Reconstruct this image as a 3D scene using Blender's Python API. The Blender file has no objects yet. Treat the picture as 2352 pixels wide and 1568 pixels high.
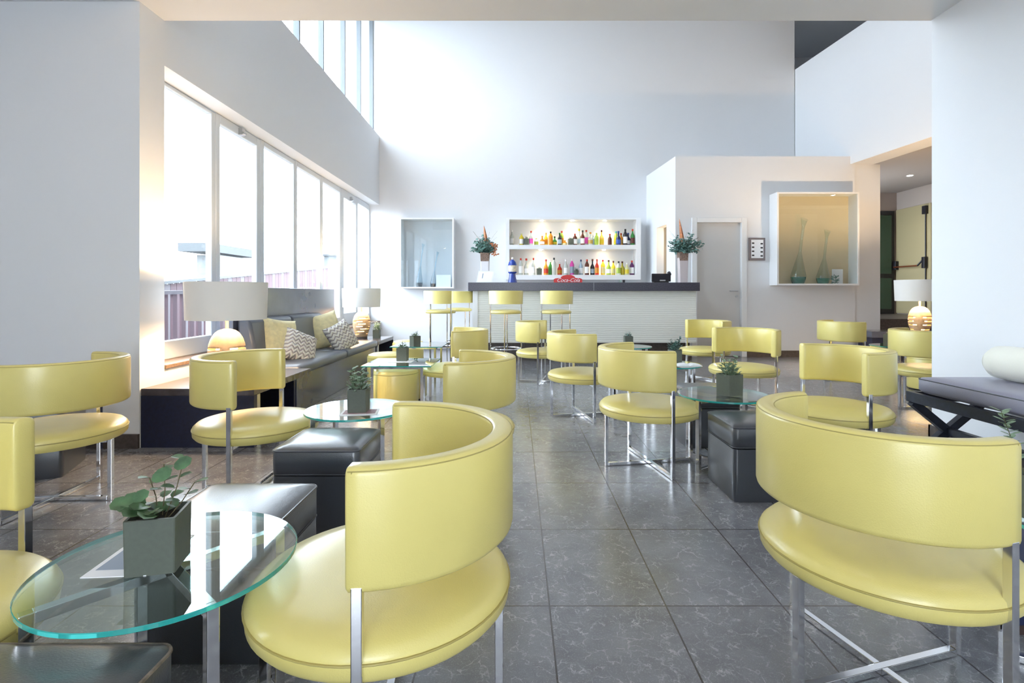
import bpy, bmesh, math, random
from math import sin, cos, pi, radians as R
from mathutils import Vector, Matrix
random.seed(7)
S = bpy.context.scene
COL = S.collection
# ---------------------------------------------------------------- camera
F, PX, PY, H = 1205.0, 1186.0, 676.0, 1.08      # focal length and vanishing point in pixels of a 2352x1568 frame, eye height
cam = bpy.data.cameras.new('camera'); co = bpy.data.objects.new('camera', cam); COL.objects.link(co)
co.location = (0, 0, H); co.rotation_euler = (pi/2, 0, 0)
cam.sensor_width = 36; cam.lens = 36*F/2352
cam.shift_x = -(PX-1176)/2352; cam.shift_y = -(784-PY)/2352
cam.clip_start = .05; cam.clip_end = 300
S.camera = co
# ---------------------------------------------------------------- world, exposure
W = bpy.data.worlds.new('world'); S.world = W; W.use_nodes = True
bg = W.node_tree.nodes['Background']; bg.inputs[0].default_value = (.81, .905, 1.0, 1); bg.inputs[1].default_value = 11.0
S.view_settings.view_transform = 'Standard'; S.view_settings.look = 'None'
S.view_settings.exposure = 0.3; S.view_settings.gamma = 1; S.view_settings.use_curve_mapping = False

def lamp_light(name, kind, loc, energy, color, size=.1, rot=None, spot=None, parent=None, size_y=None):
    l = bpy.data.lights.new(name, kind); l.energy = energy; l.color = color
    if kind == 'AREA':
        l.size = size
        if size_y: l.shape = 'RECTANGLE'; l.size_y = size_y
    else: l.shadow_soft_size = size
    if spot: l.spot_size = spot; l.spot_blend = .6
    o = bpy.data.objects.new(name, l); COL.objects.link(o); o.location = loc
    if rot: o.rotation_euler = rot
    if parent: o.parent = parent
    return o
WARM = (1, .70, .40); SOFT = (1, .86, .68)

# ---------------------------------------------------------------- materials
def mat(name, col, rough=.5, metal=0, spec=.5, coat=0, trans=0, emit=None, es=0, noise=None, bump=None, ior=None, sheen=0, alpha=None):
    m = bpy.data.materials.new(name); m.use_nodes = True; n = m.node_tree.nodes; L = m.node_tree.links
    b = n['Principled BSDF']; b.inputs['Base Color'].default_value = (*col, 1)
    b.inputs['Roughness'].default_value = rough; b.inputs['Metallic'].default_value = metal
    b.inputs['Specular IOR Level'].default_value = spec; b.inputs['Coat Weight'].default_value = coat
    b.inputs['Coat Roughness'].default_value = .25
    b.inputs['Transmission Weight'].default_value = trans
    b.inputs['Sheen Weight'].default_value = sheen
    if alpha is not None: b.inputs['Alpha'].default_value = alpha
    if ior: b.inputs['IOR'].default_value = ior
    if emit: b.inputs['Emission Color'].default_value = (*emit, 1); b.inputs['Emission Strength'].default_value = es
    tc = n.new('ShaderNodeTexCoord')
    if noise:      # (scale, amount)
        t = n.new('ShaderNodeTexNoise'); t.inputs['Scale'].default_value = noise[0]; t.inputs['Detail'].default_value = 4
        L.new(tc.outputs['Object'], t.inputs['Vector'])
        r = n.new('ShaderNodeValToRGB'); k = noise[1]
        r.color_ramp.elements[0].position = .3; r.color_ramp.elements[1].position = .7
        r.color_ramp.elements[0].color = (*[c*(1-k) for c in col], 1); r.color_ramp.elements[1].color = (*[min(1, c*(1+k)) for c in col], 1)
        L.new(t.outputs[0], r.inputs[0]); L.new(r.outputs[0], b.inputs['Base Color'])
    if bump:       # (scale, strength)
        t = n.new('ShaderNodeTexNoise'); t.inputs['Scale'].default_value = bump[0]; t.inputs['Detail'].default_value = 3
        L.new(tc.outputs['Object'], t.inputs['Vector'])
        bp = n.new('ShaderNodeBump'); bp.inputs['Strength'].default_value = bump[1]; bp.inputs['Distance'].default_value = .002
        L.new(t.outputs[0], bp.inputs['Height']); L.new(bp.outputs[0], b.inputs['Normal'])
    return m

def glass(name, tint, refl=1.0, rough=0.0):     # thin clear pane: straight-through light plus a Fresnel reflection
    m = bpy.data.materials.new(name); m.use_nodes = True; n = m.node_tree.nodes; L = m.node_tree.links
    for x in list(n): n.remove(x)
    o = n.new('ShaderNodeOutputMaterial'); t = n.new('ShaderNodeBsdfTransparent'); t.inputs[0].default_value = (*tint, 1)
    g = n.new('ShaderNodeBsdfGlossy'); g.inputs['Roughness'].default_value = rough
    f = n.new('ShaderNodeFresnel'); ge = n.new('ShaderNodeNewGeometry')      # same reflectance on both faces of the pane
    io = n.new('ShaderNodeMath'); io.operation = 'MULTIPLY_ADD'; io.inputs[1].default_value = 1/1.5-1.5; io.inputs[2].default_value = 1.5
    L.new(ge.outputs['Backfacing'], io.inputs[0]); L.new(io.outputs[0], f.inputs[0])
    mu = n.new('ShaderNodeMath'); mu.operation = 'MULTIPLY'; mu.inputs[1].default_value = refl; mu.use_clamp = True
    mx = n.new('ShaderNodeMixShader')
    L.new(f.outputs[0], mu.inputs[0]); L.new(mu.outputs[0], mx.inputs[0]); L.new(t.outputs[0], mx.inputs[1]); L.new(g.outputs[0], mx.inputs[2]); L.new(mx.outputs[0], o.inputs[0])
    return m

M = {}
M['wall'] = mat('wall_paint', (.76, .77, .79), .75, bump=(90, .12))
M['white'] = mat('white_lacquer', (.82, .83, .84), .35)
M['frame'] = mat('window_frame_white', (.62, .66, .70), .35)
M['frame_grey'] = mat('window_frame_grey', (.22, .24, .26), .4)
M['yellow'] = mat('yellow_leather', (.77, .655, .215), .40, spec=.5, coat=.6, noise=(3, .06), bump=(320, .25))
M['seam'] = mat('yellow_seam', (.42, .34, .10), .55)
M['black_leather'] = mat('black_leather', (.042, .048, .060), .36, spec=.7, coat=.9, bump=(260, .35))
M['black_pipe'] = mat('black_piping', (.05, .055, .07), .3, coat=.3)
M['worn_pipe'] = mat('worn_piping', (.20, .16, .13), .6, noise=(60, .4))
M['chrome'] = mat('chrome', (.78, .78, .80), .09, metal=1)
M['steel'] = mat('brushed_steel', (.55, .56, .58), .3, metal=1)
M['laminate'] = mat('slate_laminate', (.085, .097, .14), .22, coat=.8, noise=(5, .1))
M['navy'] = mat('navy_panel', (.012, .016, .045), .4, noise=(40, .2))
M['slab'] = mat('dark_wood_slab', (.075, .065, .075), .25, coat=.3, noise=(14, .25))
M['sill'] = mat('sill_wood', (.23, .15, .10), .4, noise=(60, .3))
M['basebd'] = mat('dark_skirting', (.07, .055, .05), .4, noise=(30, .3))
M['sofa_leather'] = mat('slate_leather', (.085, .10, .135), .35, coat=.3, bump=(200, .3))
M['grey_leather'] = mat('grey_leather', (.30, .30, .39), .42, coat=.3, bump=(200, .3))
M['black_wood'] = mat('black_wood', (.014, .018, .032), .35, noise=(30, .3))
M['counter'] = mat('dark_stone_counter', (.055, .052, .075), .3, noise=(60, .35))
M['pot'] = mat('grey_green_pot', (.105, .12, .095), .5, noise=(80, .06))
M['soil'] = mat('soil', (.02, .018, .012), .9)
M['leaf'] = mat('leaf_green', (.085, .17, .075), .45, noise=(30, .4))
M['leaf_pale'] = mat('leaf_pale', (.25, .36, .24), .5, noise=(30, .3))
M['leaf_blue'] = mat('leaf_eucalyptus', (.14, .27, .24), .5, noise=(40, .45))
M['stem'] = mat('stem', (.12, .10, .05), .6)
M['paper'] = mat('paper', (.90, .91, .93), .6)
M['print'] = mat('printed_grey', (.30, .36, .46), .6)
M['mauve'] = mat('printed_mauve', (.35, .22, .24), .6)
M['pillow_y'] = mat('linen_yellow', (.82, .73, .42), .85, noise=(25, .10), bump=(500, .4), sheen=.3)
M['lamp_white'] = mat('lamp_shade_white', (.80, .78, .75), .8)
M['red'] = mat('cola_red', (.72, .02, .02), .35)
M['white_paint'] = mat('lettering_white', (.9, .9, .9), .4)
M['blue'] = mat('cobalt_ceramic', (.02, .06, .35), .2, coat=.5, noise=(14, .2))
M['cream'] = mat('cream_ceramic', (.75, .66, .50), .25, coat=.5, noise=(25, .35))
M['black'] = mat('black_plastic', (.012, .012, .018), .35)
M['door'] = mat('door_paint', (.62, .61, .60), .5)
M['door_cream'] = mat('door_cream', (.42, .36, .20), .6)
M['dark_green_glass'] = mat('dark_green_glass', (.02, .06, .04), .12, coat=.5)
M['bronze'] = mat('bar_red_bronze', (.30, .08, .03), .3, metal=.4)
M['taupe'] = mat('taupe_frame', (.20, .17, .18), .5)
M['window_glass'] = glass('window_glass', (.97, .99, 1), .6)
M['case_glass'] = glass('cabinet_glass', (.93, .96, .97), 1.0)
M['table_glass'] = glass('table_glass', (.86, .95, .93), 1.6)
M['vase_glass'] = glass('vase_glass', (.90, .96, .93), 2.2, .05)
M['vase_green'] = mat('vase_green_base', (.12, .45, .38), .05, trans=.6, ior=1.3)
M['vase_blue'] = glass('vase_blue', (.80, .90, .96), 1.6, .1)
M['glass_edge'] = mat('glass_edge_teal', (.02, .46, .42), .08, coat=.6, trans=.35)
M['orange_leaf'] = mat('orange_leaf', (.55, .20, .08), .5, noise=(20, .4))
M['bark'] = mat('bark', (.22, .15, .12), .8, noise=(60, .5))
M['case_back'] = mat('cabinet_back', (.78, .78, .78), .7)
M['case_grey'] = mat('cabinet_back_grey', (.60, .62, .65), .7)
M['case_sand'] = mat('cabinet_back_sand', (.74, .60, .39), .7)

def floor_material():
    m = bpy.data.materials.new('slate_tiles'); m.use_nodes = True; n = m.node_tree.nodes; L = m.node_tree.links
    b = n['Principled BSDF']; tc = n.new('ShaderNodeTexCoord'); sp = n.new('ShaderNodeSeparateXYZ'); L.new(tc.outputs['Object'], sp.inputs[0])
    def math_(op, a, bb=None, clamp=False):
        x = n.new('ShaderNodeMath'); x.operation = op; x.use_clamp = clamp
        for i, v in enumerate((a, bb)):
            if v is None: continue
            if isinstance(v, (int, float)): x.inputs[i].default_value = v
            else: L.new(v, x.inputs[i])
        return x.outputs[0]
    def joint(out, off, size, w):
        u = math_('DIVIDE', math_('SUBTRACT', out, off), size)
        fr = math_('ABSOLUTE', math_('SUBTRACT', math_('FRACT', math_('ADD', u, .5)), .5))
        return math_('LESS_THAN', fr, w/size), math_('FLOOR', u)
    jx, ix = joint(sp.outputs[0], .115, .404, .0028); jy, iy = joint(sp.outputs[1], 1.820, .593, .0028)
    j = math_('MAXIMUM', jx, jy)
    cx = n.new('ShaderNodeCombineXYZ'); L.new(ix, cx.inputs[0]); L.new(iy, cx.inputs[1])
    wn = n.new('ShaderNodeTexWhiteNoise'); wn.noise_dimensions = '3D'; L.new(cx.outputs[0], wn.inputs[0])
    # offset the pattern per tile
    va = n.new('ShaderNodeVectorMath'); va.operation = 'MULTIPLY_ADD'; L.new(wn.outputs['Color'], va.inputs[0]); va.inputs[1].default_value = (9, 9, 9); L.new(tc.outputs['Object'], va.inputs[2])
    n1 = n.new('ShaderNodeTexNoise'); n1.inputs['Scale'].default_value = 5; n1.inputs['Detail'].default_value = 8; n1.inputs['Roughness'].default_value = .7
    L.new(va.outputs[0], n1.inputs['Vector'])
    r1 = n.new('ShaderNodeMixRGB'); r1.inputs[1].default_value = (.135, .138, .158, 1); r1.inputs[2].default_value = (.26, .264, .29, 1)
    L.new(math_('MULTIPLY', math_('SUBTRACT', n1.outputs[0], .25), 2.0, True), r1.inputs[0])
    # thin pale scratches and veins
    def veins(scale, width, lo, dist):
        a = n.new('ShaderNodeTexNoise'); a.inputs['Scale'].default_value = scale*1.3; a.inputs['Detail'].default_value = 5; L.new(va.outputs[0], a.inputs['Vector'])
        w = n.new('ShaderNodeVectorMath'); w.operation = 'MULTIPLY_ADD'; L.new(a.outputs['Color'], w.inputs[0]); w.inputs[1].default_value = (dist, dist, dist); L.new(va.outputs[0], w.inputs[2])
        q = n.new('ShaderNodeTexVoronoi'); q.feature = 'DISTANCE_TO_EDGE'; q.inputs['Scale'].default_value = scale; L.new(w.outputs[0], q.inputs['Vector'])
        v = math_('MAXIMUM', math_('SUBTRACT', 1, math_('DIVIDE', q.outputs['Distance'], width)), 0)
        k = n.new('ShaderNodeTexNoise'); k.inputs['Scale'].default_value = scale*1.9; k.inputs['Detail'].default_value = 6; L.new(va.outputs[0], k.inputs['Vector'])
        return math_('MULTIPLY', v, math_('MULTIPLY', math_('SUBTRACT', k.outputs[0], lo), 5, True))
    v = math_('ADD', math_('MULTIPLY', veins(5, .022, .46, .35), .8), math_('MULTIPLY', veins(15, .045, .42, .12), .8))
    n5 = n.new('ShaderNodeTexNoise'); n5.inputs['Scale'].default_value = 260; n5.inputs['Detail'].default_value = 3; L.new(va.outputs[0], n5.inputs['Vector'])
    sp5 = math_('MULTIPLY', math_('MAXIMUM', math_('SUBTRACT', n5.outputs[0], .56), 0), 2.8)
    v = math_('ADD', v, sp5, True)
    mx = n.new('ShaderNodeMixRGB'); L.new(v, mx.inputs[0]); L.new(r1.outputs[0], mx.inputs[1]); mx.inputs[2].default_value = (.46, .46, .48, 1)
    tone = n.new('ShaderNodeMixRGB'); tone.blend_type = 'MULTIPLY'; tone.inputs[0].default_value = .12; L.new(mx.outputs[0], tone.inputs[1]); L.new(wn.outputs['Value'], tone.inputs[2])
    gr = n.new('ShaderNodeMixRGB'); L.new(j, gr.inputs[0]); L.new(tone.outputs[0], gr.inputs[1]); gr.inputs[2].default_value = (.05, .045, .045, 1)
    L.new(gr.outputs[0], b.inputs['Base Color'])
    rr = math_('ADD', math_('MULTIPLY', n1.outputs[0], .20), .13); L.new(rr, b.inputs['Roughness'])
    bp = n.new('ShaderNodeBump'); bp.inputs['Strength'].default_value = .35; bp.inputs['Distance'].default_value = .004
    L.new(math_('SUBTRACT', math_('MULTIPLY', n1.outputs[0], .35), j), bp.inputs['Height']); L.new(bp.outputs[0], b.inputs['Normal'])
    b.inputs['Specular IOR Level'].default_value = .9; b.inputs['Coat Weight'].default_value = .35; b.inputs['Coat Roughness'].default_value = .22
    return m
M['floor'] = floor_material()

def wave_material(name, c1, c2, scale, axis='Z', dist=0.0, rough=.6, bump=.3, rot=(0, 0, 0), dscale=1):
    m = bpy.data.materials.new(name); m.use_nodes = True; n = m.node_tree.nodes; L = m.node_tree.links
    b = n['Principled BSDF']; b.inputs['Roughness'].default_value = rough
    tc = n.new('ShaderNodeTexCoord'); w = n.new('ShaderNodeTexWave'); w.bands_direction = axis; w.inputs['Scale'].default_value = scale
    w.inputs['Distortion'].default_value = dist; w.inputs['Detail'].default_value = 1; w.inputs['Detail Scale'].default_value = dscale
    mp = n.new('ShaderNodeMapping'); mp.inputs['Rotation'].default_value = rot
    L.new(tc.outputs['Object'], mp.inputs[0]); L.new(mp.outputs[0], w.inputs[0])
    r = n.new('ShaderNodeValToRGB'); r.color_ramp.elements[0].color = (*c1, 1); r.color_ramp.elements[1].color = (*c2, 1)
    L.new(w.outputs[0], r.inputs[0]); L.new(r.outputs[0], b.inputs['Base Color'])
    bp = n.new('ShaderNodeBump'); bp.inputs['Strength'].default_value = bump; bp.inputs['Distance'].default_value = .004
    L.new(w.outputs[0], bp.inputs['Height']); L.new(bp.outputs[0], b.inputs['Normal'])
    return m
M['bar_front'] = wave_material('ribbed_bar_front', (.78, .79, .73), (.86, .87, .81), 9, 'Z', 1.2, .6, .5)

def chevron_material(name, c1, c2, k=22):
    m = bpy.data.materials.new(name); m.use_nodes = True; n = m.node_tree.nodes; L = m.node_tree.links
    b = n['Principled BSDF']; b.inputs['Roughness'].default_value = .9
    tc = n.new('ShaderNodeTexCoord'); sp = n.new('ShaderNodeSeparateXYZ'); L.new(tc.outputs['Object'], sp.inputs[0])
    def mt(op, a, bb=None):
        x = n.new('ShaderNodeMath'); x.operation = op
        for i, v in enumerate((a, bb)):
            if v is None: continue
            if isinstance(v, (int, float)): x.inputs[i].default_value = v
            else: L.new(v, x.inputs[i])
        return x.outputs[0]
    zig = mt('PINGPONG', sp.outputs[0], .03)
    u = mt('ADD', sp.outputs[1], zig)
    f = mt('SINE', mt('MULTIPLY', u, 2*pi*k))
    r = n.new('ShaderNodeValToRGB'); r.color_ramp.elements[0].position = .02; r.color_ramp.elements[0].color = (*c1, 1); r.color_ramp.elements[1].position = .45; r.color_ramp.elements[1].color = (*c2, 1)
    L.new(mt('ADD', mt('MULTIPLY', f, .5), .5), r.inputs[0]); L.new(r.outputs[0], b.inputs['Base Color'])
    bp = n.new('ShaderNodeBump'); bp.inputs['Strength'].default_value = .8; bp.inputs['Distance'].default_value = .006
    L.new(f, bp.inputs['Height']); L.new(bp.outputs[0], b.inputs['Normal'])
    return m
M['knit'] = chevron_material('chevron_knit', (.30, .26, .27), (.72, .69, .63))

# ---------------------------------------------------------------- mesh helpers
def new(): return bmesh.new()
def hexa(bm, lo, hi):      # lo, hi: four (x,y,z) corners each, same order round
    a = [bm.verts.new(p) for p in lo]; b = [bm.verts.new(p) for p in hi]
    bm.faces.new(a[::-1]); bm.faces.new(b)
    for i in range(4): bm.faces.new((a[i], a[(i+1) % 4], b[(i+1) % 4], b[i]))
def box(bm, x0, y0, z0, x1, y1, z1, mx=None):
    lo = [(x0, y0, z0), (x1, y0, z0), (x1, y1, z0), (x0, y1, z0)]; hi = [(x, y, z1) for x, y, _ in lo]
    if mx is not None: lo = [mx @ Vector(p) for p in lo]; hi = [mx @ Vector(p) for p in hi]
    hexa(bm, lo, hi)
def loft(bm, loops, cap0=True, cap1=True, closed=True):
    vs = [[bm.verts.new(p) for p in l] for l in loops]; n = len(vs[0])
    for a, b in zip(vs, vs[1:]):
        for i in range(n if closed else n-1):
            k = (i+1) % n; bm.faces.new((a[i], a[k], b[k], b[i]))
    if cap0: bm.faces.new(vs[0][::-1])
    if cap1: bm.faces.new(vs[-1])
def lathe(bm, prof, n=32, c=(0, 0), cap0=True, cap1=True):
    loft(bm, [[(c[0]+r*cos(2*pi*i/n), c[1]+r*sin(2*pi*i/n), z) for i in range(n)] for r, z in prof], cap0, cap1)
def tube(bm, pts, r, n=8, closed=False):
    pts = [Vector(p) for p in pts]; m = len(pts); loops = []; prev = None
    for i, p in enumerate(pts):
        if closed: t = pts[(i+1) % m]-pts[i-1]
        else: t = pts[min(i+1, m-1)]-pts[max(i-1, 0)]
        t.normalize()
        if prev is None: u = t.orthogonal().normalized()
        else: u = (prev-t*prev.dot(t)).normalized()
        prev = u; v = t.cross(u); rr = r[i] if isinstance(r, (list, tuple)) else r
        loops.append([p+u*rr*cos(2*pi*k/n)+v*rr*sin(2*pi*k/n) for k in range(n)])
    if closed: loops.append(loops[0]); loft(bm, loops, False, False); bmesh.ops.remove_doubles(bm, verts=bm.verts, dist=1e-5)
    else: loft(bm, loops)
def rrect(w, d, r, z, n=6, cx=0, cy=0):
    o = []
    for sx, sy, a0 in ((1, 1, 0), (-1, 1, 90), (-1, -1, 180), (1, -1, 270)):
        for k in range(n+1):
            a = R(a0+90*k/n); o.append((cx+sx*(w/2-r)+r*cos(a), cy+sy*(d/2-r)+r*sin(a), z))
    return o
def cushion(bm, w, d, z0, z1, r=.04, dome=.02, edge=.015, cx=0, cy=0, n=6):
    L = [rrect(w-2*edge, d-2*edge, r, z0, n, cx, cy), rrect(w, d, r, z0+edge, n, cx, cy), rrect(w, d, r, z1-edge, n, cx, cy), rrect(w-edge, d-edge, r, z1-edge*.25, n, cx, cy)]
    for s, k in ((.88, .45), (.7, .75), (.45, .93), (.2, 1)):
        L.append(rrect((w-edge)*s, (d-edge)*s, r*s, z1+dome*k, n, cx, cy))
    loft(bm, L)
def obj(name, bm, m, parent=None, smooth=False, bevel=0, angle=35):
    bmesh.ops.recalc_face_normals(bm, faces=bm.faces)
    me = bpy.data.meshes.new(name); bm.to_mesh(me); bm.free()
    ms = m if isinstance(m, (list, tuple)) else [m]
    for x in ms: me.materials.append(x)
    if smooth:
        for p in me.polygons: p.use_smooth = True
        try: me.set_sharp_from_angle(angle=R(angle))
        except Exception: pass
    o = bpy.data.objects.new(name, me); COL.objects.link(o)
    if parent: o.parent = parent
    if bevel:
        b = o.modifiers.new('bevel', 'BEVEL'); b.width = bevel; b.segments = 2; b.limit_method = 'ANGLE'
    return o
def thing(name, label, cat, loc=(0, 0, 0), rz=0, group=None):
    o = bpy.data.objects.new(name, None); COL.objects.link(o); o.empty_display_size = .1
    o.location = loc; o.rotation_euler = (0, 0, rz); o['label'] = label; o['category'] = cat
    if group: o['group'] = group
    return o
def tag(o, label, cat, group=None):
    o['label'] = label; o['category'] = cat
    if group: o['group'] = group
    return o
def struct(name, bm, m, **k):
    o = obj(name, bm, m, **k); o['kind'] = 'structure'; return o
def dup(root, loc, rz, label, group=None, name=None, parent=None):
    kids = [c for c in bpy.data.objects if c.parent == root]
    r = root.copy(); COL.objects.link(r); 
    if parent is None:
        r.location = loc; r.rotation_euler = (0, 0, rz); r['label'] = label
        if group: r['group'] = group
    else: r.parent = parent
    for c in kids: dup(c, None, None, None, parent=r)
    return r
def X(px, Y): return (px-PX)/F*Y
def Z(py, Y): return H-(py-PY)/F*Y

# ================================================================ SETTING
def XL(y): return -(2.65+.0174*(y-3.69))        # inner face of the window wall
YB = 10.6                                        # back wall
def wallprism(bm, y0, y1, z0a, z0b, z1a, z1b, d0=0, d1=.32):
    lo = [(XL(y0)-d1, y0, z0a), (XL(y0)-d0, y0, z0a), (XL(y1)-d0, y1, z0b), (XL(y1)-d1, y1, z0b)]
    hi = [(XL(y0)-d1, y0, z1a), (XL(y0)-d0, y0, z1a), (XL(y1)-d0, y1, z1b), (XL(y1)-d1, y1, z1b)]
    hexa(bm, lo, hi)
b = new(); box(b, -4.8, -4.2, -.1, 10.4, 12.2, 0); struct('floor', b, M['floor'])
def SOF(y): return 2.806+(y-3.95)*(2.892-2.806)/6.65
def CLR(y): return 4.22+(y-6.0)*(4.277-4.22)/4.6
b = new()
wallprism(b, 3.95, YB+.2, 0, 0, .52, .52)
wallprism(b, 3.95, YB+.2, SOF(3.95), SOF(YB+.2), CLR(3.95), CLR(YB+.2))
struct('wall_left', b, M['wall'])
b = new(); box(b, -4.6, 3.69, 0, -2.65, 3.95, 6.7); struct('wall_left_pier', b, M['wall'])
b = new(); box(b, -3.6, YB, 0, 5.62, YB+.2, 6.7); box(b, 5.62, YB, 0, 5.86, YB+.2, 3.5)
struct('wall_back', b, M['wall'])
b = new(); box(b, -4.6, -4.2, 3.14, 3.12, 3.95, 3.34); struct('ceiling', b, M['wall'])
b = new(); box(b, -2.95, 3.78, 3.34, 10.4, 3.95, 6.7); struct('wall_front_upper', b, M['wall'])
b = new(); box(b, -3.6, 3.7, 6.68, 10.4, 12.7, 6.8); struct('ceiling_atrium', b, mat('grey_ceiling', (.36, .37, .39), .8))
b = new(); box(b, 5.62, 12.4, 3.55, 10.4, 12.6, 6.68); box(b, 5.50, YB+.2, 3.45, 5.62, 12.6, 6.68); box(b, 10.2, 3.95, 3.55, 10.4, 12.4, 6.68); struct('wall_gallery_back', b, M['wall'])
b = new(); box(b, 6.1, 3.95, 3.55, 10.3, 12.5, 3.62); struct('floor_gallery', b, M['basebd'])
b = new(); box(b, 3.12, -4.2, 0, 3.40, 3.94, 3.14); struct('wall_right', b, M['wall'])
b = new(); box(b, -4.8, -4.2, 0, -4.6, 3.95, 3.34); struct('wall_left_near', b, M['wall'])
# unseen wall behind the viewer; its openings are added and sized for fill light
b = new(); box(b, -4.8, -4.4, 0, 3.4, -4.2, .5); box(b, -4.8, -4.4, 2.7, 3.4, -4.2, 3.34)
box(b, -4.8, -4.4, .5, -1.4, -4.2, 2.7); box(b, 1.3, -4.4, .5, 3.4, -4.2, 2.7); box(b, -.5, -4.4, .5, -.3, -4.2, 2.7)
struct('wall_front', b, M['wall'])
# gallery parapet over the right side
def XP(y): return 6.69-.1*y
b = new()
lo = [(XP(3.95), 3.95, 3.335), (XP(3.95)+.41, 3.95, 3.335), (XP(YB)+.41, YB, 3.335), (XP(YB), YB, 3.335)]
hexa(b, lo, [(x, y, 5.62) for x, y, _ in lo]); struct('wall_gallery', b, M['wall'])
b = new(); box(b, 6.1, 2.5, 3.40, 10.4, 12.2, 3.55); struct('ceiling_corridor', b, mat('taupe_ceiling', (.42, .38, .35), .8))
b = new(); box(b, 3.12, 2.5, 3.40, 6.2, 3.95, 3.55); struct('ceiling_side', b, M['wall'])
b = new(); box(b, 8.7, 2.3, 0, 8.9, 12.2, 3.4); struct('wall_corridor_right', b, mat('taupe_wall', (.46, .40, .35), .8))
b = new(); box(b, 3.4, 2.3, 0, 8.9, 2.5, 3.4); struct('wall_side_near', b, M['wall'])
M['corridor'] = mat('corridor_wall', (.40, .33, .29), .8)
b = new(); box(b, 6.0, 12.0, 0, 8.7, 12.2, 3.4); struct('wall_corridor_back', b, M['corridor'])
# store-room block with the door
xd0, xd1, zd = 3.03, 3.979, 2.406
b = new()
box(b, 2.80, 9.08, 0, xd0+.05, 9.28, 3.47); box(b, xd1-.05, 9.08, 0, 5.86, 9.28, 3.47); box(b, xd0+.05, 9.08, zd-.06, xd1-.05, 9.28, 3.47)
box(b, 5.86, 9.10, 0, 6.31, 9.30, 3.335)
box(b, 2.92, 9.15, 3.40, 5.86, YB, 3.46)
struct('wall_storeroom', b, M['wall'])
def sideprism(bm, y0, y1, z0, z1, t=.14):
    f = lambda y: 2.756-.0813*(y-9.05)
    lo = [(f(y0), y0, z0), (f(y0)+t, y0, z0), (f(y1)+t, y1, z0), (f(y1), y1, z0)]
    hexa(bm, lo, [(x, y, z1) for x, y, _ in lo])
b = new(); sideprism(b, 9.0798, 9.50, 0, 3.47); sideprism(b, 10.02, YB, 0, 3.47); sideprism(b, 9.5, 10.02, 2.35, 3.47)
struct('wall_storeroom_side', b, M['wall'])
M['beige'] = mat('beige_wall', (.72, .62, .48), .8)
b = new(); box(b, 3.25, 9.28, 0, 3.3, YB, 3.42); struct('wall_storeroom_inner', b, M['beige'])
lamp_light('storeroom_bulb', 'POINT', (3.0, 9.75, 2.1), 5, (1, .75, .45), .08)
# skirting
b = new(); box(b, -4.6, 3.672, 0, -2.65, 3.69, .10); struct('baseboard_left', b, M['basebd'])
b = new(); box(b, -2.75, YB-.015, 0, 2.6, YB, .11); struct('baseboard_back', b, M['basebd'])
b = new(); box(b, xd1+.01, 9.065, 0, 6.31, 9.08, .11); box(b, 2.756, 9.065, 0, xd0, 9.08, .11); struct('baseboard_storeroom', b, M['basebd'])
b = new(); box(b, 3.105, 1.0, 0, 3.12, 3.955, .10); box(b, 3.105, 3.94, 0, 3.4, 3.955, .10); struct('baseboard_right', b, M['basebd'])
# door
d = new(); box(d, 3.12, 9.12, .01, 3.888, 9.16, 2.323)
dr = struct('door_1', d, M['door'])
d = new(); box(d, xd0, 9.05, 0, 3.12, 9.12, zd); box(d, 3.888, 9.05, 0, xd1, 9.12, zd); box(d, 3.12, 9.05, 2.323, 3.888, 9.12, zd)
obj('door_frame', d, M['white'], dr, bevel=.006)
d = new(); hx, hz = X(1686, 9.1), Z(668, 9.1)
tube(d, [(hx+.05, 9.12, hz), (hx+.05, 9.06, hz), (hx-.09, 9.06, hz)], .011, 8); hd = obj('door_handle', d, M['steel'], dr, smooth=True)
d = new(); tube(d, [(hx+.05, 9.12, hz-.09), (hx+.05, 9.10, hz-.09)], .022, 12); obj('door_lock', d, M['steel'], dr, smooth=True)

# window frames and panes (ground floor)
def gy(px): return 2.776/(((PX-px)/F)-.0174)
DG = .19
def pane(name, y0, y1, z0, z1):
    b = new(); wallprism(b, y0, y1, z0, z0, z1, z1, DG+.022, DG+.030); return b
names = [(377, 486), (506, 590), (607, 675), (683, 735), (742, 781), (790, 818), (822, 848)]
for k, (a, c) in enumerate(names):
    y0, y1 = gy(a), gy(c)
    if k == 0: y0 = 4.0
    zt = 2.73 if k in (1, 5) else 2.775; zb = .70 if k not in (5,) else .76
    ya = 3.95 if k == 0 else (gy(names[k-1][1])+y0)/2; yb = YB if k == 6 else (y1+gy(names[k+1][0]))/2
    ztop = SOF(ya)-.002
    b = new()
    wallprism(b, ya, y0, .55, .55, ztop, ztop, DG, DG+.06); wallprism(b, y1, yb-.001, .55, .55, ztop, ztop, DG, DG+.06)
    wallprism(b, y0, y1, .55, .55, zb, zb, DG, DG+.06); wallprism(b, y0, y1, zt, zt, ztop, ztop, DG, DG+.06)
    w = struct('window_%d' % (k+1), b, M['frame'], bevel=.008)
    obj('window_pane', pane('p', y0, y1, zb, zt), M['window_glass'], w)
    if k in (1, 5):
        b = new(); ym = (y0+y1)/2; xm = XL(ym)-DG
        box(b, xm, ym-.03, zt+.0, xm+.04, ym+.03, zt+.07); tube(b, [(xm+.045, ym-.03, zt+.02), (xm+.045, ym+.03, zt+.02)], .014, 8)
        obj('window_latch', b, M['steel'], w)
b = new(); wallprism(b, 3.95, YB, .52, .52, .55, .55, -.02, DG+.02); struct('trim_sill', b, M['sill'], bevel=.004)
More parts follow.
